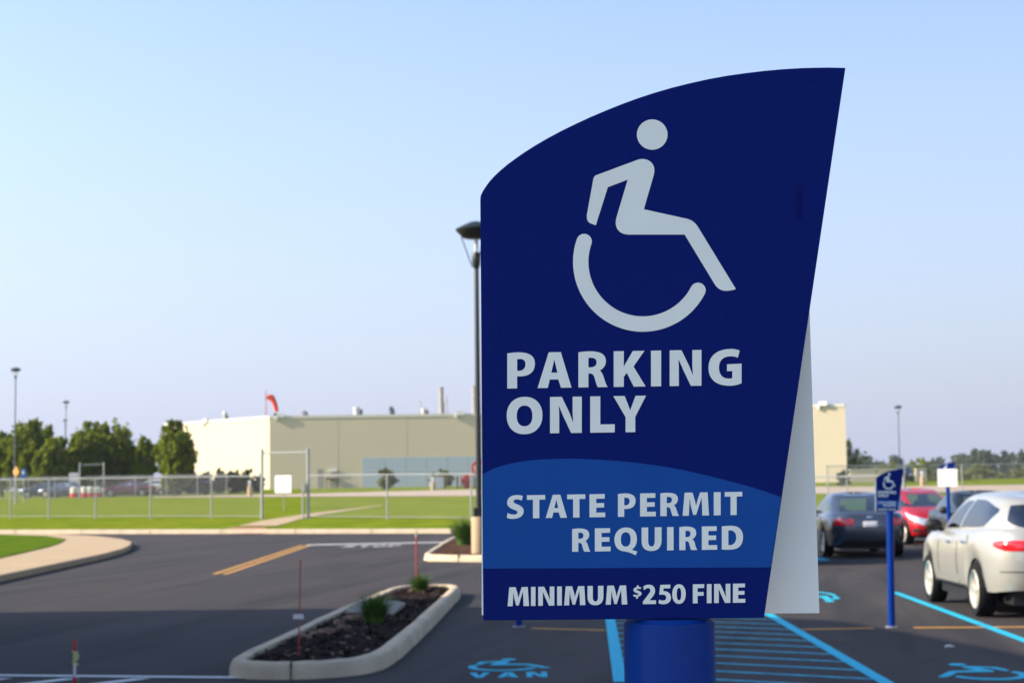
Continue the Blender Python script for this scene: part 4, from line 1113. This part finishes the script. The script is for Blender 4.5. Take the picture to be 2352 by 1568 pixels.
# the far wood: one mass
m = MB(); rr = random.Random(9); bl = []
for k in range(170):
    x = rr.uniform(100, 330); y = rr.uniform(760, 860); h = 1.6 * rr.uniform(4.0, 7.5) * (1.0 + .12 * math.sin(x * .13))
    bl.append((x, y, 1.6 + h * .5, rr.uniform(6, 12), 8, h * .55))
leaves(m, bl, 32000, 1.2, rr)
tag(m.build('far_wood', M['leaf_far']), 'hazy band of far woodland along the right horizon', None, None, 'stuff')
m = MB(); bl = []
for k in range(60):
    x = rr.uniform(50, 130); y = rr.uniform(280, 330); h = rr.uniform(1.2, 3.2); bl.append((x, y, 1.6 + h*.5, rr.uniform(2, 5), 3, h*.55))
leaves(m, bl, 7000, .4, rr)
tag(m.build('scrub', M['leaf_pale']), 'pale scrub along the far edge of the dry field', None, None, 'stuff')
# ================================================================== CARS
def sgp(v, e): return math.copysign(abs(v) ** e, v)
def car(c, label, P, pm, group=None):
    """body lofted through plan outlines; nose along +y. P holds the measures of the type"""
    L, W, H_ = P['L'], P['W'], P['H']; N = 300; NB = 5.5
    root = empty(P['name'], c[:3], label, P['cat'], group, c[3])
    hl = L / 2; sill = P['sill']; wr = P['wr']; ya, yb = P['yf'], P['yr']
    # perimeter parameters, even along the waist outline
    fine = 4000; acc = [0.0]; pp = None
    def sup(t, w, yf, yr, n):
        yc, l = (yf + yr) / 2, (yf - yr) / 2
        return (w * sgp(math.cos(t), 2 / n), yc + l * sgp(math.sin(t), 2 / n))
    ts = [math.pi / 2 + 2 * math.pi * k / fine for k in range(fine + 1)]
    q = [sup(t, W / 2, hl, -hl, NB) for t in ts]
    for k in range(fine): acc.append(acc[-1] + math.hypot(q[k+1][0]-q[k][0], q[k+1][1]-q[k][1]))
    TH = []; j = 0
    for i in range(N):
        tgt = acc[-1] * i / N
        while acc[j+1] < tgt: j += 1
        f = (tgt - acc[j]) / max(1e-9, acc[j+1] - acc[j]); TH.append(ts[j] + (ts[j+1]-ts[j]) * f)
    def zsill(x, y):
        z = sill + P.get('nose_up', .04) * max(0, (abs(y) - hl * .82) / (hl * .18))
        if abs(x) > W * .34:
            for yw in (ya, yb):
                d = abs(y - yw); Ra = wr + .065
                if d < Ra: z = max(z, wr + math.sqrt(Ra * Ra - d * d) - .015)
        return z
    def zbelt(y):
        pts = P['belt']           # (y, z) from front to rear
        for (y0, z0), (y1, z1) in zip(pts, pts[1:]):
            if y <= y0 and y >= y1:
                t = (y0 - y) / (y0 - y1); t = t*t*(3-2*t) * .5 + t * .5; return z0 + (z1 - z0) * t
        return pts[-1][1] if y < pts[-1][0] else pts[0][1]
    low = []   # rings from sill to belt
    for (f, ws, fi, ri) in ((0, .955, .10, .07), (.18, .985, .03, .02), (.42, 1.0, 0, 0), (.62, 1.0, .01, .0), (.80, .985, .04, .02), (.93, .965, .09, .05), (1.0, .93, .17, .10)):
        ring_ = []
        for t in TH:
            x, y = sup(t, W / 2 * ws, hl - fi, -hl + ri, NB)
            z0 = zsill(x, y); zb = zbelt(y)
            zz = sill + (zb - sill) * f
            z = z0 if f == 0 else max(zz, z0 + (zb - z0) * f * .85)
            ring_.append(Vector((x, y, z)))
        low.append(ring_)
    # greenhouse rings
    gh = []
    cf, dr_ = P['cowl'], P['deck']; rf, rr_ = P['rooff'], P['roofr']; wg, wt = P['wg'], P['wt']
    GT = [0, .12, .3, .5, .7, .86, .95, 1.0]
    for t in GT:
        bul = math.sin(t * math.pi) * .03
        w = (wg + (wt - wg) * t ** 1.2) / 2 + bul * .6
        yf = cf[0] + (rf - cf[0]) * t ** .95 + bul; yr = dr_[0] + (rr_ - dr_[0]) * t ** 1.05 - bul
        ring_ = []
        for th in TH:
            x, y = sup(th, w, yf, yr, 5.0)
            k = (y - yr) / max(.1, yf - yr); zb = zbelt(y) + .015; zb = max(zb, dr_[1] + (cf[1] - dr_[1]) * k)
            zr = H_ - .07 - P['drop'] * (max(0, .45 - k) / .45) ** 2 - .05 * max(0, (k - .6) / .4) ** 2
            ring_.append(Vector((x, y, zb + (zr - zb) * t)))
        gh.append(ring_)
    def S_gh(i, t):
        for a in range(len(GT) - 1):
            if t <= GT[a+1] + 1e-9:
                f = (t - GT[a]) / (GT[a+1] - GT[a]); return gh[a][i % N].lerp(gh[a+1][i % N], f)
    LF = (0, .18, .42, .62, .80, .93, 1.0)
    def S_low(i, t):
        i0 = int(math.floor(i)); fi = i - i0
        for a in range(6):
            if t <= LF[a+1] + 1e-9:
                f = (t - LF[a]) / (LF[a+1] - LF[a])
                p = low[a][i0 % N].lerp(low[a+1][i0 % N], f); q_ = low[a][(i0+1) % N].lerp(low[a+1][(i0+1) % N], f); return p.lerp(q_, fi)
    mb = MB()
    rows = low + [gh[0]]
    for r_ in rows: mb.v.extend([tuple(v) for v in r_])
    for a in range(len(rows) - 1):
        for i in range(N): mb.f.append((a*N+i, a*N+(i+1) % N, (a+1)*N+(i+1) % N, (a+1)*N+i))
    # windows in the greenhouse band
    def idx_side(y, left=True):
        r_ = gh[3]; best = None
        for i in range(N):
            if (r_[i].x < 0) == left and abs(r_[i].x) > wt * .40:
                d = abs(r_[i].y - y)
                if best is None or d < best[0]: best = (d, i)
        return best[1]
    def idx_end(x, front=True):
        r_ = gh[3]; ym = sum(v.y for v in r_) / N; ye = (max if front else min)(v.y for v in r_); best = None
        for i in range(N):
            if abs(r_[i].y - ye) < .35:
                d = abs(r_[i].x - x)
                if best is None or d < best[0]: best = (d, i)
        return best[1]
    wins = []
    tb, tt = .06, .93
    xw = wt / 2 * .86
    # ring runs from the nose over the left side to the tail and back
    a0, a1 = idx_end(-xw, True), idx_end(xw, True) - N
    wins.append(('windscreen', a1, a0, lambda f: (tb, tt), 'glass'))
    for left in (True, False):
        for (y0, y1, prof, gm) in P['side']:
            i0, i1 = idx_side(y0, left), idx_side(y1, left)
            if left: wins.append(('side_window', i0, i1, prof, gm))
            else: wins.append(('side_window', i1, i0, (lambda pr: (lambda f: pr(1 - f)))(prof), gm))
    xb = wt / 2 * P.get('rw', .84)
    b0, b1 = idx_end(-xb, False), idx_end(xb, False)
    if b1 < b0: b1 += N
    wins.append(('rear_window', b0, b1, P.get('rearprof', lambda f: (.12, .90)), P['rearglass']))
    span = {}
    for (nm, i0, i1, pr, gm) in wins:
        g_ = MB(); vs = []; K = 6
        cols = list(range(i0, i1 + 1))
        tl = []
        for c_, i in enumerate(cols):
            t0, t1 = pr(c_ / max(1, len(cols) - 1)); tl.append((t0, t1))
            for k in range(K + 1):
                t = t0 + (t1 - t0) * k / K; vs.append(S_gh(i, t))
        g_.add(vs, [(c_*(K+1)+k, (c_+1)*(K+1)+k, (c_+1)*(K+1)+k+1, c_*(K+1)+k+1) for c_ in range(len(cols)-1) for k in range(K)])
        g_.build(nm, M[gm], root, smooth=True)
        for c_ in range(len(cols) - 1): span[cols[c_] % N] = (tl[c_], tl[c_+1])
    def bandquad(i, ta0, tb0, ta1, tb1, K=4):
        vs = []
        for k in range(K + 1):
            vs += [S_gh(i, ta0 + (tb0-ta0)*k/K), S_gh(i + 1, ta1 + (tb1-ta1)*k/K)]
        mb.add(vs, [(2*k, 2*k+1, 2*k+3, 2*k+2) for k in range(K)])
    for i in range(N):
        if i in span:
            (p0, p1), (q0, q1) = span[i]
            bandquad(i, 0, p0, 0, q0); bandquad(i, p1, 1, q1, 1)
        else: bandquad(i, 0, 1, 0, 1, 8)
    # roof
    base = len(mb.v); prev = gh[-1]; roof = [prev]
    cxr = Vector((0, (rf + rr_) / 2, 0))
    for sc_, dz in ((.93, .03), (.8, .052), (.55, .068), (.25, .073), (.02, .074)):
        roof.append([Vector((v.x * sc_, cxr.y + (v.y - cxr.y) * sc_, v.z + dz * 1.0)) for v in prev])
    for r_ in roof: mb.v.extend([tuple(v) for v in r_])
    for a in range(len(roof) - 1):
        for i in range(N): mb.f.append((base+a*N+i, base+a*N+(i+1) % N, base+(a+1)*N+(i+1) % N, base+(a+1)*N+i))
    bm = mb.build('body', pm, root)
    # weld the strips so shading runs across them
    b_ = bmesh.new(); b_.from_mesh(bm.data); bmesh.ops.remove_doubles(b_, verts=b_.verts, dist=.002); bmesh.ops.recalc_face_normals(b_, faces=b_.faces)
    for f in b_.faces: f.smooth = True
    b_.to_mesh(bm.data); b_.free()
    try: bm.data.set_sharp_from_angle(angle=R(50))
    except Exception: pass
    # underbody and cabin
    m = MB(); m.box(-W*.33, W*.33, -hl+.25, hl-.25, .19, sill + .30); m.box(-W*.44, W*.44, yb + wr + .12, ya - wr - .12, .20, sill + .22)
    for yw in (ya, yb):
        m.box(-W*.46, W*.46, yw - wr - .06, yw + wr + .06, wr + .05, min(zbelt(yw) - .12, wr*2 + .12))
    m.build('underbody', M['plastic'], root)
    m = MB(); zc = cf[1] - .12; m.box(-wg*.45, wg*.45, cf[0] - .95, cf[0] - .25, zc - .3, zc); m.build('dashboard', M['interior'], root, bevel=.05)
    for sx in (-.37, .37):
        m = MB(); yS = cf[0] - 1.75
        m.box(sx-.24, sx+.24, yS, yS+.5, .35, .58); m.box(sx-.23, sx+.23, yS-.14, yS, .5, cf[1]+.02); m.box(sx-.12, sx+.12, yS-.15, yS-.05, cf[1]+.04, cf[1]+.24)
        m.build('seat', M['seat_pale'], root, bevel=.04)
    m = MB(); yS = cf[0] - 2.65
    m.box(-wg*.40, wg*.40, yS, yS+.5, .35, .58); m.box(-wg*.40, wg*.40, yS-.15, yS, .5, cf[1])
    for sx in (-.42, .42): m.box(sx-.12, sx+.12, yS-.18, yS-.08, cf[1]+.02, cf[1]+.17)
    m.build('rear_seat', M['seat_pale'], root, bevel=.04)
    # wheels
    for yw in (ya, yb):
        for sx in (-1, 1):
            xo = sx * (W / 2 - .012); xi = sx * (W / 2 - .235)
            w0 = wr * .70
            m = MB(); pr = [(w0, -.10), (wr*.93, -.112), (wr*.985, -.08), (wr, -.03), (wr, .03), (wr*.985, .08), (wr*.93, .112), (w0, .10)]
            m.lathe([(r_, h) for r_, h in pr], n=40, axis='x', cap=False)
            wo = m.build('wheel', M['rubber'], root, smooth=True); wo.location = ((xo + xi) / 2, yw, wr)
            m = MB(); o_ = sx * .085
            m.lathe([(w0*1.02, sx*.10), (w0*.97, sx*.108), (w0*.90, sx*.075), (w0*.88, -sx*.02)], n=40, axis='x', cap=False)
            ns = P.get('spokes', 5)
            for k in range(ns):
                a = 2*math.pi*k/ns + .3
                for da in (-.13, .13):
                    r0, r1 = w0*.16, w0*.93
                    u0 = Vector((0, math.cos(a+da*1.6), math.sin(a+da*1.6))); u1 = Vector((0, math.cos(a+da), math.sin(a+da)))
                    p0 = u0*r0 + Vector((sx*.085, 0, 0)); p1 = u1*r1 + Vector((sx*.075, 0, 0)); t_ = Vector((0, -math.sin(a), math.cos(a))) * w0 * .075
                    dx = Vector((-sx*.03, 0, 0)); m.add([p0-t_, p1-t_*1.25, p1+t_*1.25, p0+t_, p0-t_+dx, p1-t_*1.25+dx, p1+t_*1.25+dx, p0+t_+dx],
                          [(0,1,2,3),(4,7,6,5),(0,4,5,1),(1,5,6,2),(2,6,7,3),(3,7,4,0)])
            m.lathe([(w0*.24, sx*.06), (w0*.24, sx*.092), (w0*.2, sx*.098), (.001, sx*.098)], n=20, axis='x')
            m.build('rim', M['rim'], wo, smooth=True)
            m = MB(); m.lathe([(w0*.9, -sx*.01), (w0*.7, sx*.012), (.001, sx*.012)], n=24, axis='x'); m.build('brake_disc', M['stack'] if P.get('disc') else M['pole_grey'], wo, smooth=True)
    # patches on the lower body: lamps, plates, trims
    def li(pt):  # nearest perimeter index for ('s', y, left) or ('e', x, front)
        r_ = low[3]; best = None
        for i in range(N):
            if pt[0] == 's':
                if (r_[i].x < 0) != pt[2] or abs(r_[i].x) < W*.30: continue
                d = abs(r_[i].y - pt[1])
            else:
                if (r_[i].y > 0) != pt[2] or abs(r_[i].y) < hl*.8: continue
                d = abs(r_[i].x - pt[1])
            if best is None or d < best[0]: best = (d, i)
        return best[1]
    def patch(nm, pa, pb, prof, mm, off=.008, parent=root, thick=.03):
        i0, i1 = li(pa), li(pb)
        if i1 < i0: i1 += N
        cols = max(4, i1 - i0); K = 5; m = MB(); vs = []; ws = []
        for c_ in range(cols + 1):
            i = i0 + (i1 - i0) * c_ / cols; t0, t1 = prof(c_ / cols)
            for k in range(K + 1):
                t = t0 + (t1 - t0) * k / K
                p = S_low(i, t); du = S_low(i + .6, t) - S_low(i - .6, t); dv = S_low(i, min(1, t + .03)) - S_low(i, max(0, t - .03))
                nn = du.cross(dv)
                nn = nn.normalized() if nn.length > 1e-9 else Vector((0, 0, 1))
                if nn.dot(Vector((p.x, p.y * .4, 0))) < 0: nn = -nn
                edge = 0 if (k in (0, K) or c_ in (0, cols)) else 1
                vs.append(p + nn * (off * (.35 + .65 * edge)))
        m.add(vs, [(c_*(K+1)+k, (c_+1)*(K+1)+k, (c_+1)*(K+1)+k+1, c_*(K+1)+k+1) for c_ in range(cols) for k in range(K)])
        return m.build(nm, M[mm], parent, smooth=True)
    for (nm, pa, pb, prof, mm, off) in P['patches']: patch(nm, pa, pb, prof, mm, off)
    # mirrors, handles, aerial
    for sx in (-1, 1):
        m = MB(); y_ = cf[0] - .62; x_ = sx * (wg / 2 + .0)
        bm2 = bmesh.new(); bmesh.ops.create_uvsphere(bm2, u_segments=14, v_segments=8, radius=1)
        m.add([(x_ + sx*.13 + v.co.x*.12, y_ + v.co.y*.075, cf[1] + .11 + v.co.z*.085) for v in bm2.verts], [tuple(v.index for v in f.verts) for f in bm2.faces]); bm2.free()
        m.bar((x_ - sx*.02, y_ + .02, cf[1] + .02), (x_ + sx*.09, y_, cf[1] + .08), .03, 6)
        m.build('mirror', M[P.get('mirror', 'plastic')], root, smooth=True)
        for yh in P['handles']:
            i = li(('s', yh, sx < 0)); p = S_low(i, P.get('ht', .80))
            m = MB(); b3 = bmesh.new(); bmesh.ops.create_uvsphere(b3, u_segments=12, v_segments=8, radius=1); m.add([(p.x + v.co.x*.03, p.y + v.co.y*.10, p.z + v.co.z*.022) for v in b3.verts], [tuple(v.index for v in f.verts) for f in b3.faces]); b3.free()
            h_ = m.build('door_handle', M[P.get('handle_mat', 'chrome')], root, smooth=True); h_.location.x = sx * .012
    return root
full = lambda a, b: (lambda f: (a, b))
SUV = dict(name='parked_suv', cat='car', L=4.75, W=1.86, H=1.58, sill=.34, wr=.345, yf=1.42, yr=-1.33, nose_up=.05,
    belt=[(2.4, .80), (2.1, .90), (1.3, 1.0), (.5, 1.04), (-1.0, 1.08), (-1.9, 1.12), (-2.4, 1.10)], cowl=(1.35, 1.01), deck=(-2.24, 1.08), rooff=.35, roofr=-1.93, wg=1.66, wt=1.30, drop=.05, rw=.96,
    side=[(.72, -.455, lambda f: (.06, .18 + .70 * min(1, f * 1.75) ** .8), 'glass'), (-.50, -1.86, lambda f: (.06 + .50 * max(0, (f - .78) / .22) ** 1.3, .92 - .24 * max(0, (f - .4) / .6) ** 2), 'glass_dark')],
    rearglass='glass_dark', rearprof=lambda f: (-.02 + .30 * abs(2*f - 1) ** 4, .93 - .10 * abs(2*f - 1) ** 2), handles=(.0, -.85), ht=.80, mirror='plastic', spokes=5, disc=1,
    patches=[('tail_light', ('s', -2.05, True), ('e', -.50, False), lambda f: (.74 - .06*min(1, f*2.5), .80 + .05 * min(1, f*2.5)), 'tail', .02), ('tail_light', ('e', .50, False), ('s', -2.05, False), lambda f: (.74 - .06*min(1, (1-f)*2.5), .80 + .05 * min(1, (1-f)*2.5)), 'tail', .02),
             ('number_plate', ('e', -.26, False), ('e', .26, False), full(.50, .62), 'plate', .012), ('bumper_seam', ('e', -.78, False), ('e', .78, False), full(.335, .35), 'plastic', .006),
             ('headlight', ('e', .42, True), ('s', 1.95, False), full(.72, .92), 'head', .01), ('headlight', ('s', 1.95, True), ('e', -.42, True), full(.72, .92), 'head', .01) ,
             ('grille', ('e', .36, True), ('e', -.36, True), full(.55, .88), 'plastic', .008),
             ('door_seam', ('s', .69, True), ('s', .66, True), full(.16, .97), 'plastic', .003), ('door_seam', ('s', -.45, True), ('s', -.48, True), full(.05, .97), 'plastic', .003), ('door_seam', ('s', -1.02, True), ('s', -1.05, True), full(.75, .95), 'plastic', .003),
             ('sill_trim', ('s', .95, True), ('s', -.85, True), full(.0, .05), 'plastic', .012)])
SEDAN = dict(name='parked_sedan', cat='car', L=4.85, W=1.84, H=1.47, sill=.27, wr=.325, yf=1.52, yr=-1.28,
    belt=[(2.45, .66), (2.2, .76), (1.3, .90), (.4, .94), (-1.0, .97), (-1.7, 1.0), (-2.35, .99), (-2.45, .97)], cowl=(1.28, .92), deck=(-1.92, 1.0), rooff=.25, roofr=-1.05, wg=1.62, wt=1.18, drop=.05, rw=.88,
    side=[(.78, -.28, lambda f: (.06, .14 + .76 * min(1, f * 1.7) ** .8), 'glass'), (-.36, -1.30, lambda f: (.06, .90 - .5 * max(0, (f - .4) / .6) ** 1.6), 'glass')],
    rearglass='glass', rearprof=lambda f: (.12, .90), handles=(-.05, -.95), ht=.86, mirror='plastic', handle_mat='chrome',
    patches=[('tail_light', ('s', -2.2, True), ('e', -.36, False), lambda f: (.64, .86 - .03*f), 'tail', .015), ('tail_light', ('e', .36, False), ('s', -2.2, False), lambda f: (.64, .83 + .03*f), 'tail', .015),
             ('number_plate', ('e', -.17, False), ('e', .17, False), full(.60, .78), 'plate', .014), ('plate_recess', ('e', -.34, False), ('e', .34, False), full(.57, .82), 'p_grey', .004),
             ('bumper_seam', ('e', -.80, False), ('e', .80, False), full(.575, .59), 'plastic', .006), ('badge', ('e', -.06, False), ('e', .06, False), full(.87, .93), 'chrome', .018), ('diffuser', ('e', -.66, False), ('e', .66, False), full(.0, .16), 'plastic', .006),
             ('headlight', ('e', .45, True), ('s', 2.05, False), full(.66, .92), 'head', .01), ('headlight', ('s', 2.05, True), ('e', -.45, True), full(.66, .92), 'head', .01), ('grille', ('e', .38, True), ('e', -.38, True), full(.56, .86), 'plastic', .008),
             ('door_seam', ('s', .75, True), ('s', .72, True), full(.1, .97), 'plastic', .003), ('door_seam', ('s', -.3, True), ('s', -.33, True), full(.05, .97), 'plastic', .003)])
HATCH = dict(name='parked_hatchback', cat='car', L=4.05, W=1.72, H=1.50, sill=.25, wr=.305, yf=1.28, yr=-1.22,
    belt=[(2.05, .66), (1.85, .80), (1.1, .96), (.4, .98), (-1.0, 1.03), (-2.05, 1.0)], cowl=(1.22, .98), deck=(-1.86, 1.03), rooff=.10, roofr=-1.45, wg=1.54, wt=1.14, drop=.08, rw=.82,
    side=[(.70, -.28, lambda f: (.06, .14 + .76 * min(1, f * 1.7) ** .8), 'glass'), (-.36, -1.35, lambda f: (.06 + .2*f**3, .90 - .25 * f ** 2), 'glass')],
    rearglass='glass', handles=(-.05, -.9), mirror='p_red', ht=.84, handle_mat='plastic',
    patches=[('headlight', ('e', .30, True), ('s', 1.45, False), lambda f: (.60 + .20*f, .90 + .06*f), 'head', .012), ('headlight', ('s', 1.45, True), ('e', -.30, True), lambda f: (.80 - .20*f, .96 - .06*f), 'head', .012),
             ('grille', ('e', .46, True), ('e', -.46, True), lambda f: (.10, .46), 'plastic', .008), ('upper_grille', ('e', .30, True), ('e', -.30, True), full(.60, .68), 'plastic', .008), ('fog_lamp', ('e', .74, True), ('e', .56, True), full(.18, .36), 'plastic', .01), ('fog_lamp', ('e', -.56, True), ('e', -.74, True), full(.18, .36), 'plastic', .01),
             ('number_plate', ('e', .2, True), ('e', -.2, True), full(.47, .57), 'plate', .012),
             ('tail_light', ('s', -1.9, True), ('e', -.52, False), full(.66, .92), 'tail', .012), ('tail_light', ('e', .52, False), ('s', -1.9, False), full(.66, .92), 'tail', .012)])
# the fronts run right to left when seen along the ring, so front patches are listed nose-left first
def fixfront(P):
    o = []
    for q in P['patches']:
        nm, pa, pb, prof, mm, off = q
        if pa[0] == 'e' and pa[2] and pb[0] == 'e' and pb[2] and pa[1] > pb[1]: o.append(q)       # already runs right to left over the nose
        elif pa[0] == 's' and pb[0] == 'e' and pb[2]: o.append((nm, pb, pa, (lambda f, p=prof: p(1 - f)), mm, off))
        elif pa[0] == 'e' and pa[2] and pb[0] == 's': o.append((nm, pb, pa, (lambda f, p=prof: p(1 - f)), mm, off))
        else: o.append(q)
    P['patches'] = o
for P_ in (SUV, SEDAN, HATCH): fixfront(P_)

CG = 'cars parked in the lot'
suv = car((6.80, 23.72, 0, R(-1.5)), 'silver white car at the right edge, seen from behind', SUV, M['p_silver'], CG)
sedan = car((8.07, 41.9, 0, R(-1)), 'slate grey saloon behind the small sign, seen from behind', SEDAN, M['p_grey'], CG)
red = car((11.25, 48.6, 0, R(180 + 4)), 'bright red small car facing the camera beyond the saloon', HATCH, M['p_red'], CG)
BLK = dict(SEDAN); BLK['name'] = 'parked_sedan'
blk = car((10.95, 41.2, 0, R(180 - 3)), 'black car facing the camera behind the silver white car', BLK, M['p_black'], CG)
GRN = dict(SUV); GRN['H'] = 1.72
grn = car((5.42, 38.6, 0, R(180)), 'dark green tall car peeping out beside the big sign', GRN, M['p_green'], CG)
def recolour(root, pm):
    for ch in root.children:
        if ch.name.split('.')[0] == 'body':
            ch.material_slots[0].link = 'OBJECT'; ch.material_slots[0].material = pm
for (px, Y, rz, src, pm, lb) in ((150, 158, 80, sedan, 'p_blue', 'blurred blue car behind the back fence left of the tanks'), (296, 158, 95, sedan, 'p_maroon', 'dark maroon car behind the back fence'), (98, 160, 100, red, 'p_blue', 'small dark blue car below the trees at the left'),
                                 (345, 164, 88, red, 'p_white', 'pale car half hidden behind the back fence shrubs')):
    o = copy_tree(src); x = on_y(px, 1120, Y).x; o.location = (x, Y, gz(x, Y)); o.rotation_euler = (0, 0, R(rz)); o['label'] = lb; o['group'] = 'cars far off behind the back fence'; recolour(o, M[pm])
o = copy_tree(suv); x = on_y(2087, 1100, 181).x; o.location = (x, 183, gz(x, 183)); o.rotation_euler = (0, 0, R(170)); o['label'] = 'dark car standing in the gap of the low cream wall'; o['group'] = 'cars far off behind the back fence'; recolour(o, M['p_black'])

# ================================================================== the building behind the camera's left shoulder, whose shade falls over the sign
SHX, SHY, OH = 15.0, 2.1, 8.05
shade = [(-40, 26.2), (-.8, 25.75), (2.2, 24.0), (4.0, 22.4), (4.5, 20.5), (5.15, 17.3), (6.2, 8), (6.3, 1.7), (-40, 1.7)]
fp = [(x - SHX, y - SHY) for x, y in shade]  # unseen building: footprint worked back from the shade outline it must cast
off = Vector((fp[4][0], fp[4][1], 0)); ob_ = empty('offscreen_building', off, 'unseen building left of the car park, its outline shaped to shade the sign', 'building')
P = [(x - off.x, y - off.y) for x, y in fp][::-1]
m = MB(); m.prism(P, -.2, OH - .3); m.build('wall', M['office_wall'], ob_)
m = MB(); m.prism(P, OH - .298, OH); m.build('roof', M['coping'], ob_)
mb = MB(); mb.box(-40, 30, -40, .55, -.2, .03)  # unseen slab added so sunlight bounces up onto the shaded sign face
struct(mb, 'bounce_slab', M['concrete'], 'unseen pale slab added behind the camera to bounce light on the sign')
for fl in range(2):
    for k in range(9):
        y = -.2 + k * 2.3
        t = (y + .4) / 6.9; x = fp[7][0] + (fp[6][0] - fp[7][0]) * max(0, min(1, t)) + .02
        if y > 5.5: continue
        m = MB(); m.box(x - off.x - .05, x - off.x + .06, y - off.y, y - off.y + 1.8, 1.0 + fl * 3.7, 2.9 + fl * 3.7); m.build('window', M['office_glass'], ob_)

# ================================================================== LIGHT, SKY, CAMERA
HAZE = 0.00013
EL = R(28)
to_sun = Vector((-.993 * math.cos(EL), -.115 * math.cos(EL), math.sin(EL)))
sl = bpy.data.lights.new('sun', 'SUN'); sl.energy = 4.0; sl.angle = R(0.53); sl.color = (1.0, .88, .70)
so = bpy.data.objects.new('sun', sl); COL.objects.link(so); so.rotation_euler = to_sun.to_track_quat('Z', 'Y').to_euler(); so.location = (-30, -10, 30)
w = bpy.data.worlds.new('World'); sc.world = w; w.use_nodes = True; nt = w.node_tree
bg = nt.nodes['Background']
sk = nt.nodes.new('ShaderNodeTexSky'); sk.sky_type = 'NISHITA'; sk.sun_disc = False
sk.sun_elevation = EL; sk.sun_rotation = math.atan2(to_sun.x, to_sun.y)
sk.air_density = 1.0; sk.dust_density = 1.2; sk.ozone_density = 1.6; sk.altitude = 100
# a pale band of haze low in the sky, brighter towards the sun
tc = nt.nodes.new('ShaderNodeTexCoord'); sx_ = nt.nodes.new('ShaderNodeSeparateXYZ'); nt.links.new(tc.outputs['Generated'], sx_.inputs[0])
mr = nt.nodes.new('ShaderNodeMapRange'); mr.inputs[1].default_value = 0.0; mr.inputs[2].default_value = 0.40; mr.inputs[3].default_value = 1.0; mr.inputs[4].default_value = 0.0
nt.links.new(sx_.outputs[2], mr.inputs[0])
pw = nt.nodes.new('ShaderNodeMath'); pw.operation = 'POWER'; pw.inputs[1].default_value = 1.4; nt.links.new(mr.outputs[0], pw.inputs[0])
az = nt.nodes.new('ShaderNodeMapRange'); az.inputs[1].default_value = -1; az.inputs[2].default_value = 1; az.inputs[3].default_value = 1.36; az.inputs[4].default_value = 0.70
nt.links.new(sx_.outputs[0], az.inputs[0])
hz = nt.nodes.new('ShaderNodeVectorMath'); hz.operation = 'SCALE'; hz.inputs[0].default_value = (2.09, 2.26, 3.06); hz.inputs['Scale'].default_value = 1.0
mx = nt.nodes.new('ShaderNodeMix'); mx.data_type = 'RGBA'
nt.links.new(pw.outputs[0], mx.inputs[0]); tn = nt.nodes.new('ShaderNodeMix'); tn.data_type = 'RGBA'; tn.blend_type = 'MULTIPLY'; tn.inputs[0].default_value = 1.0
tn.inputs[7].default_value = (1.0, .985, 1.03, 1); nt.links.new(sk.outputs[0], tn.inputs[6]); nt.links.new(tn.outputs[2], mx.inputs[6]); nt.links.new(hz.outputs[0], mx.inputs[7])
sc2 = nt.nodes.new('ShaderNodeVectorMath'); sc2.operation = 'SCALE'; nt.links.new(mx.outputs[2], sc2.inputs[0]); nt.links.new(az.outputs[0], sc2.inputs['Scale'])
nt.links.new(sc2.outputs[0], bg.inputs[0]); bg.inputs[1].default_value = 0.135
# the morning haze: one box of thin even air round the whole place
mb = MB(); mb.box(-640, 640, -420, 1060, -1.05, 26)
hv = bpy.data.materials.new('haze_air'); hv.use_nodes = True; hn = hv.node_tree
for n_ in list(hn.nodes):
    if n_.type != 'OUTPUT_MATERIAL': hn.nodes.remove(n_)
pv = hn.nodes.new('ShaderNodeVolumePrincipled'); pv.inputs['Color'].default_value = (.86, .90, .97, 1); pv.inputs['Density'].default_value = HAZE; pv.inputs['Anisotropy'].default_value = .2
hn.links.new(pv.outputs[0], [n_ for n_ in hn.nodes if n_.type == 'OUTPUT_MATERIAL'][0].inputs['Volume'])
tag(mb.build('haze', hv), None, None, None, 'stuff')
cam = bpy.data.cameras.new('camera'); co = bpy.data.objects.new('camera', cam); COL.objects.link(co)
Mx = Matrix((RT, UP, -FWD)).transposed().to_4x4(); Mx.translation = CAM; co.matrix_world = Mx
cam.sensor_width = 36; cam.lens = 36 * F / 2352; cam.clip_end = 6000; cam.clip_start = .05
cam.dof.use_dof = True; cam.dof.focus_distance = 1.60; cam.dof.aperture_fstop = 20
sc.camera = co
vs_ = sc.view_settings; vs_.view_transform = 'Standard'; vs_.look = 'None'; vs_.gamma = 1; vs_.use_curve_mapping = False; vs_.exposure = 1.0
sc.cycles.max_bounces = 6; sc.cycles.transparent_max_bounces = 12
try: sc.cycles.use_denoising = True
except Exception: pass
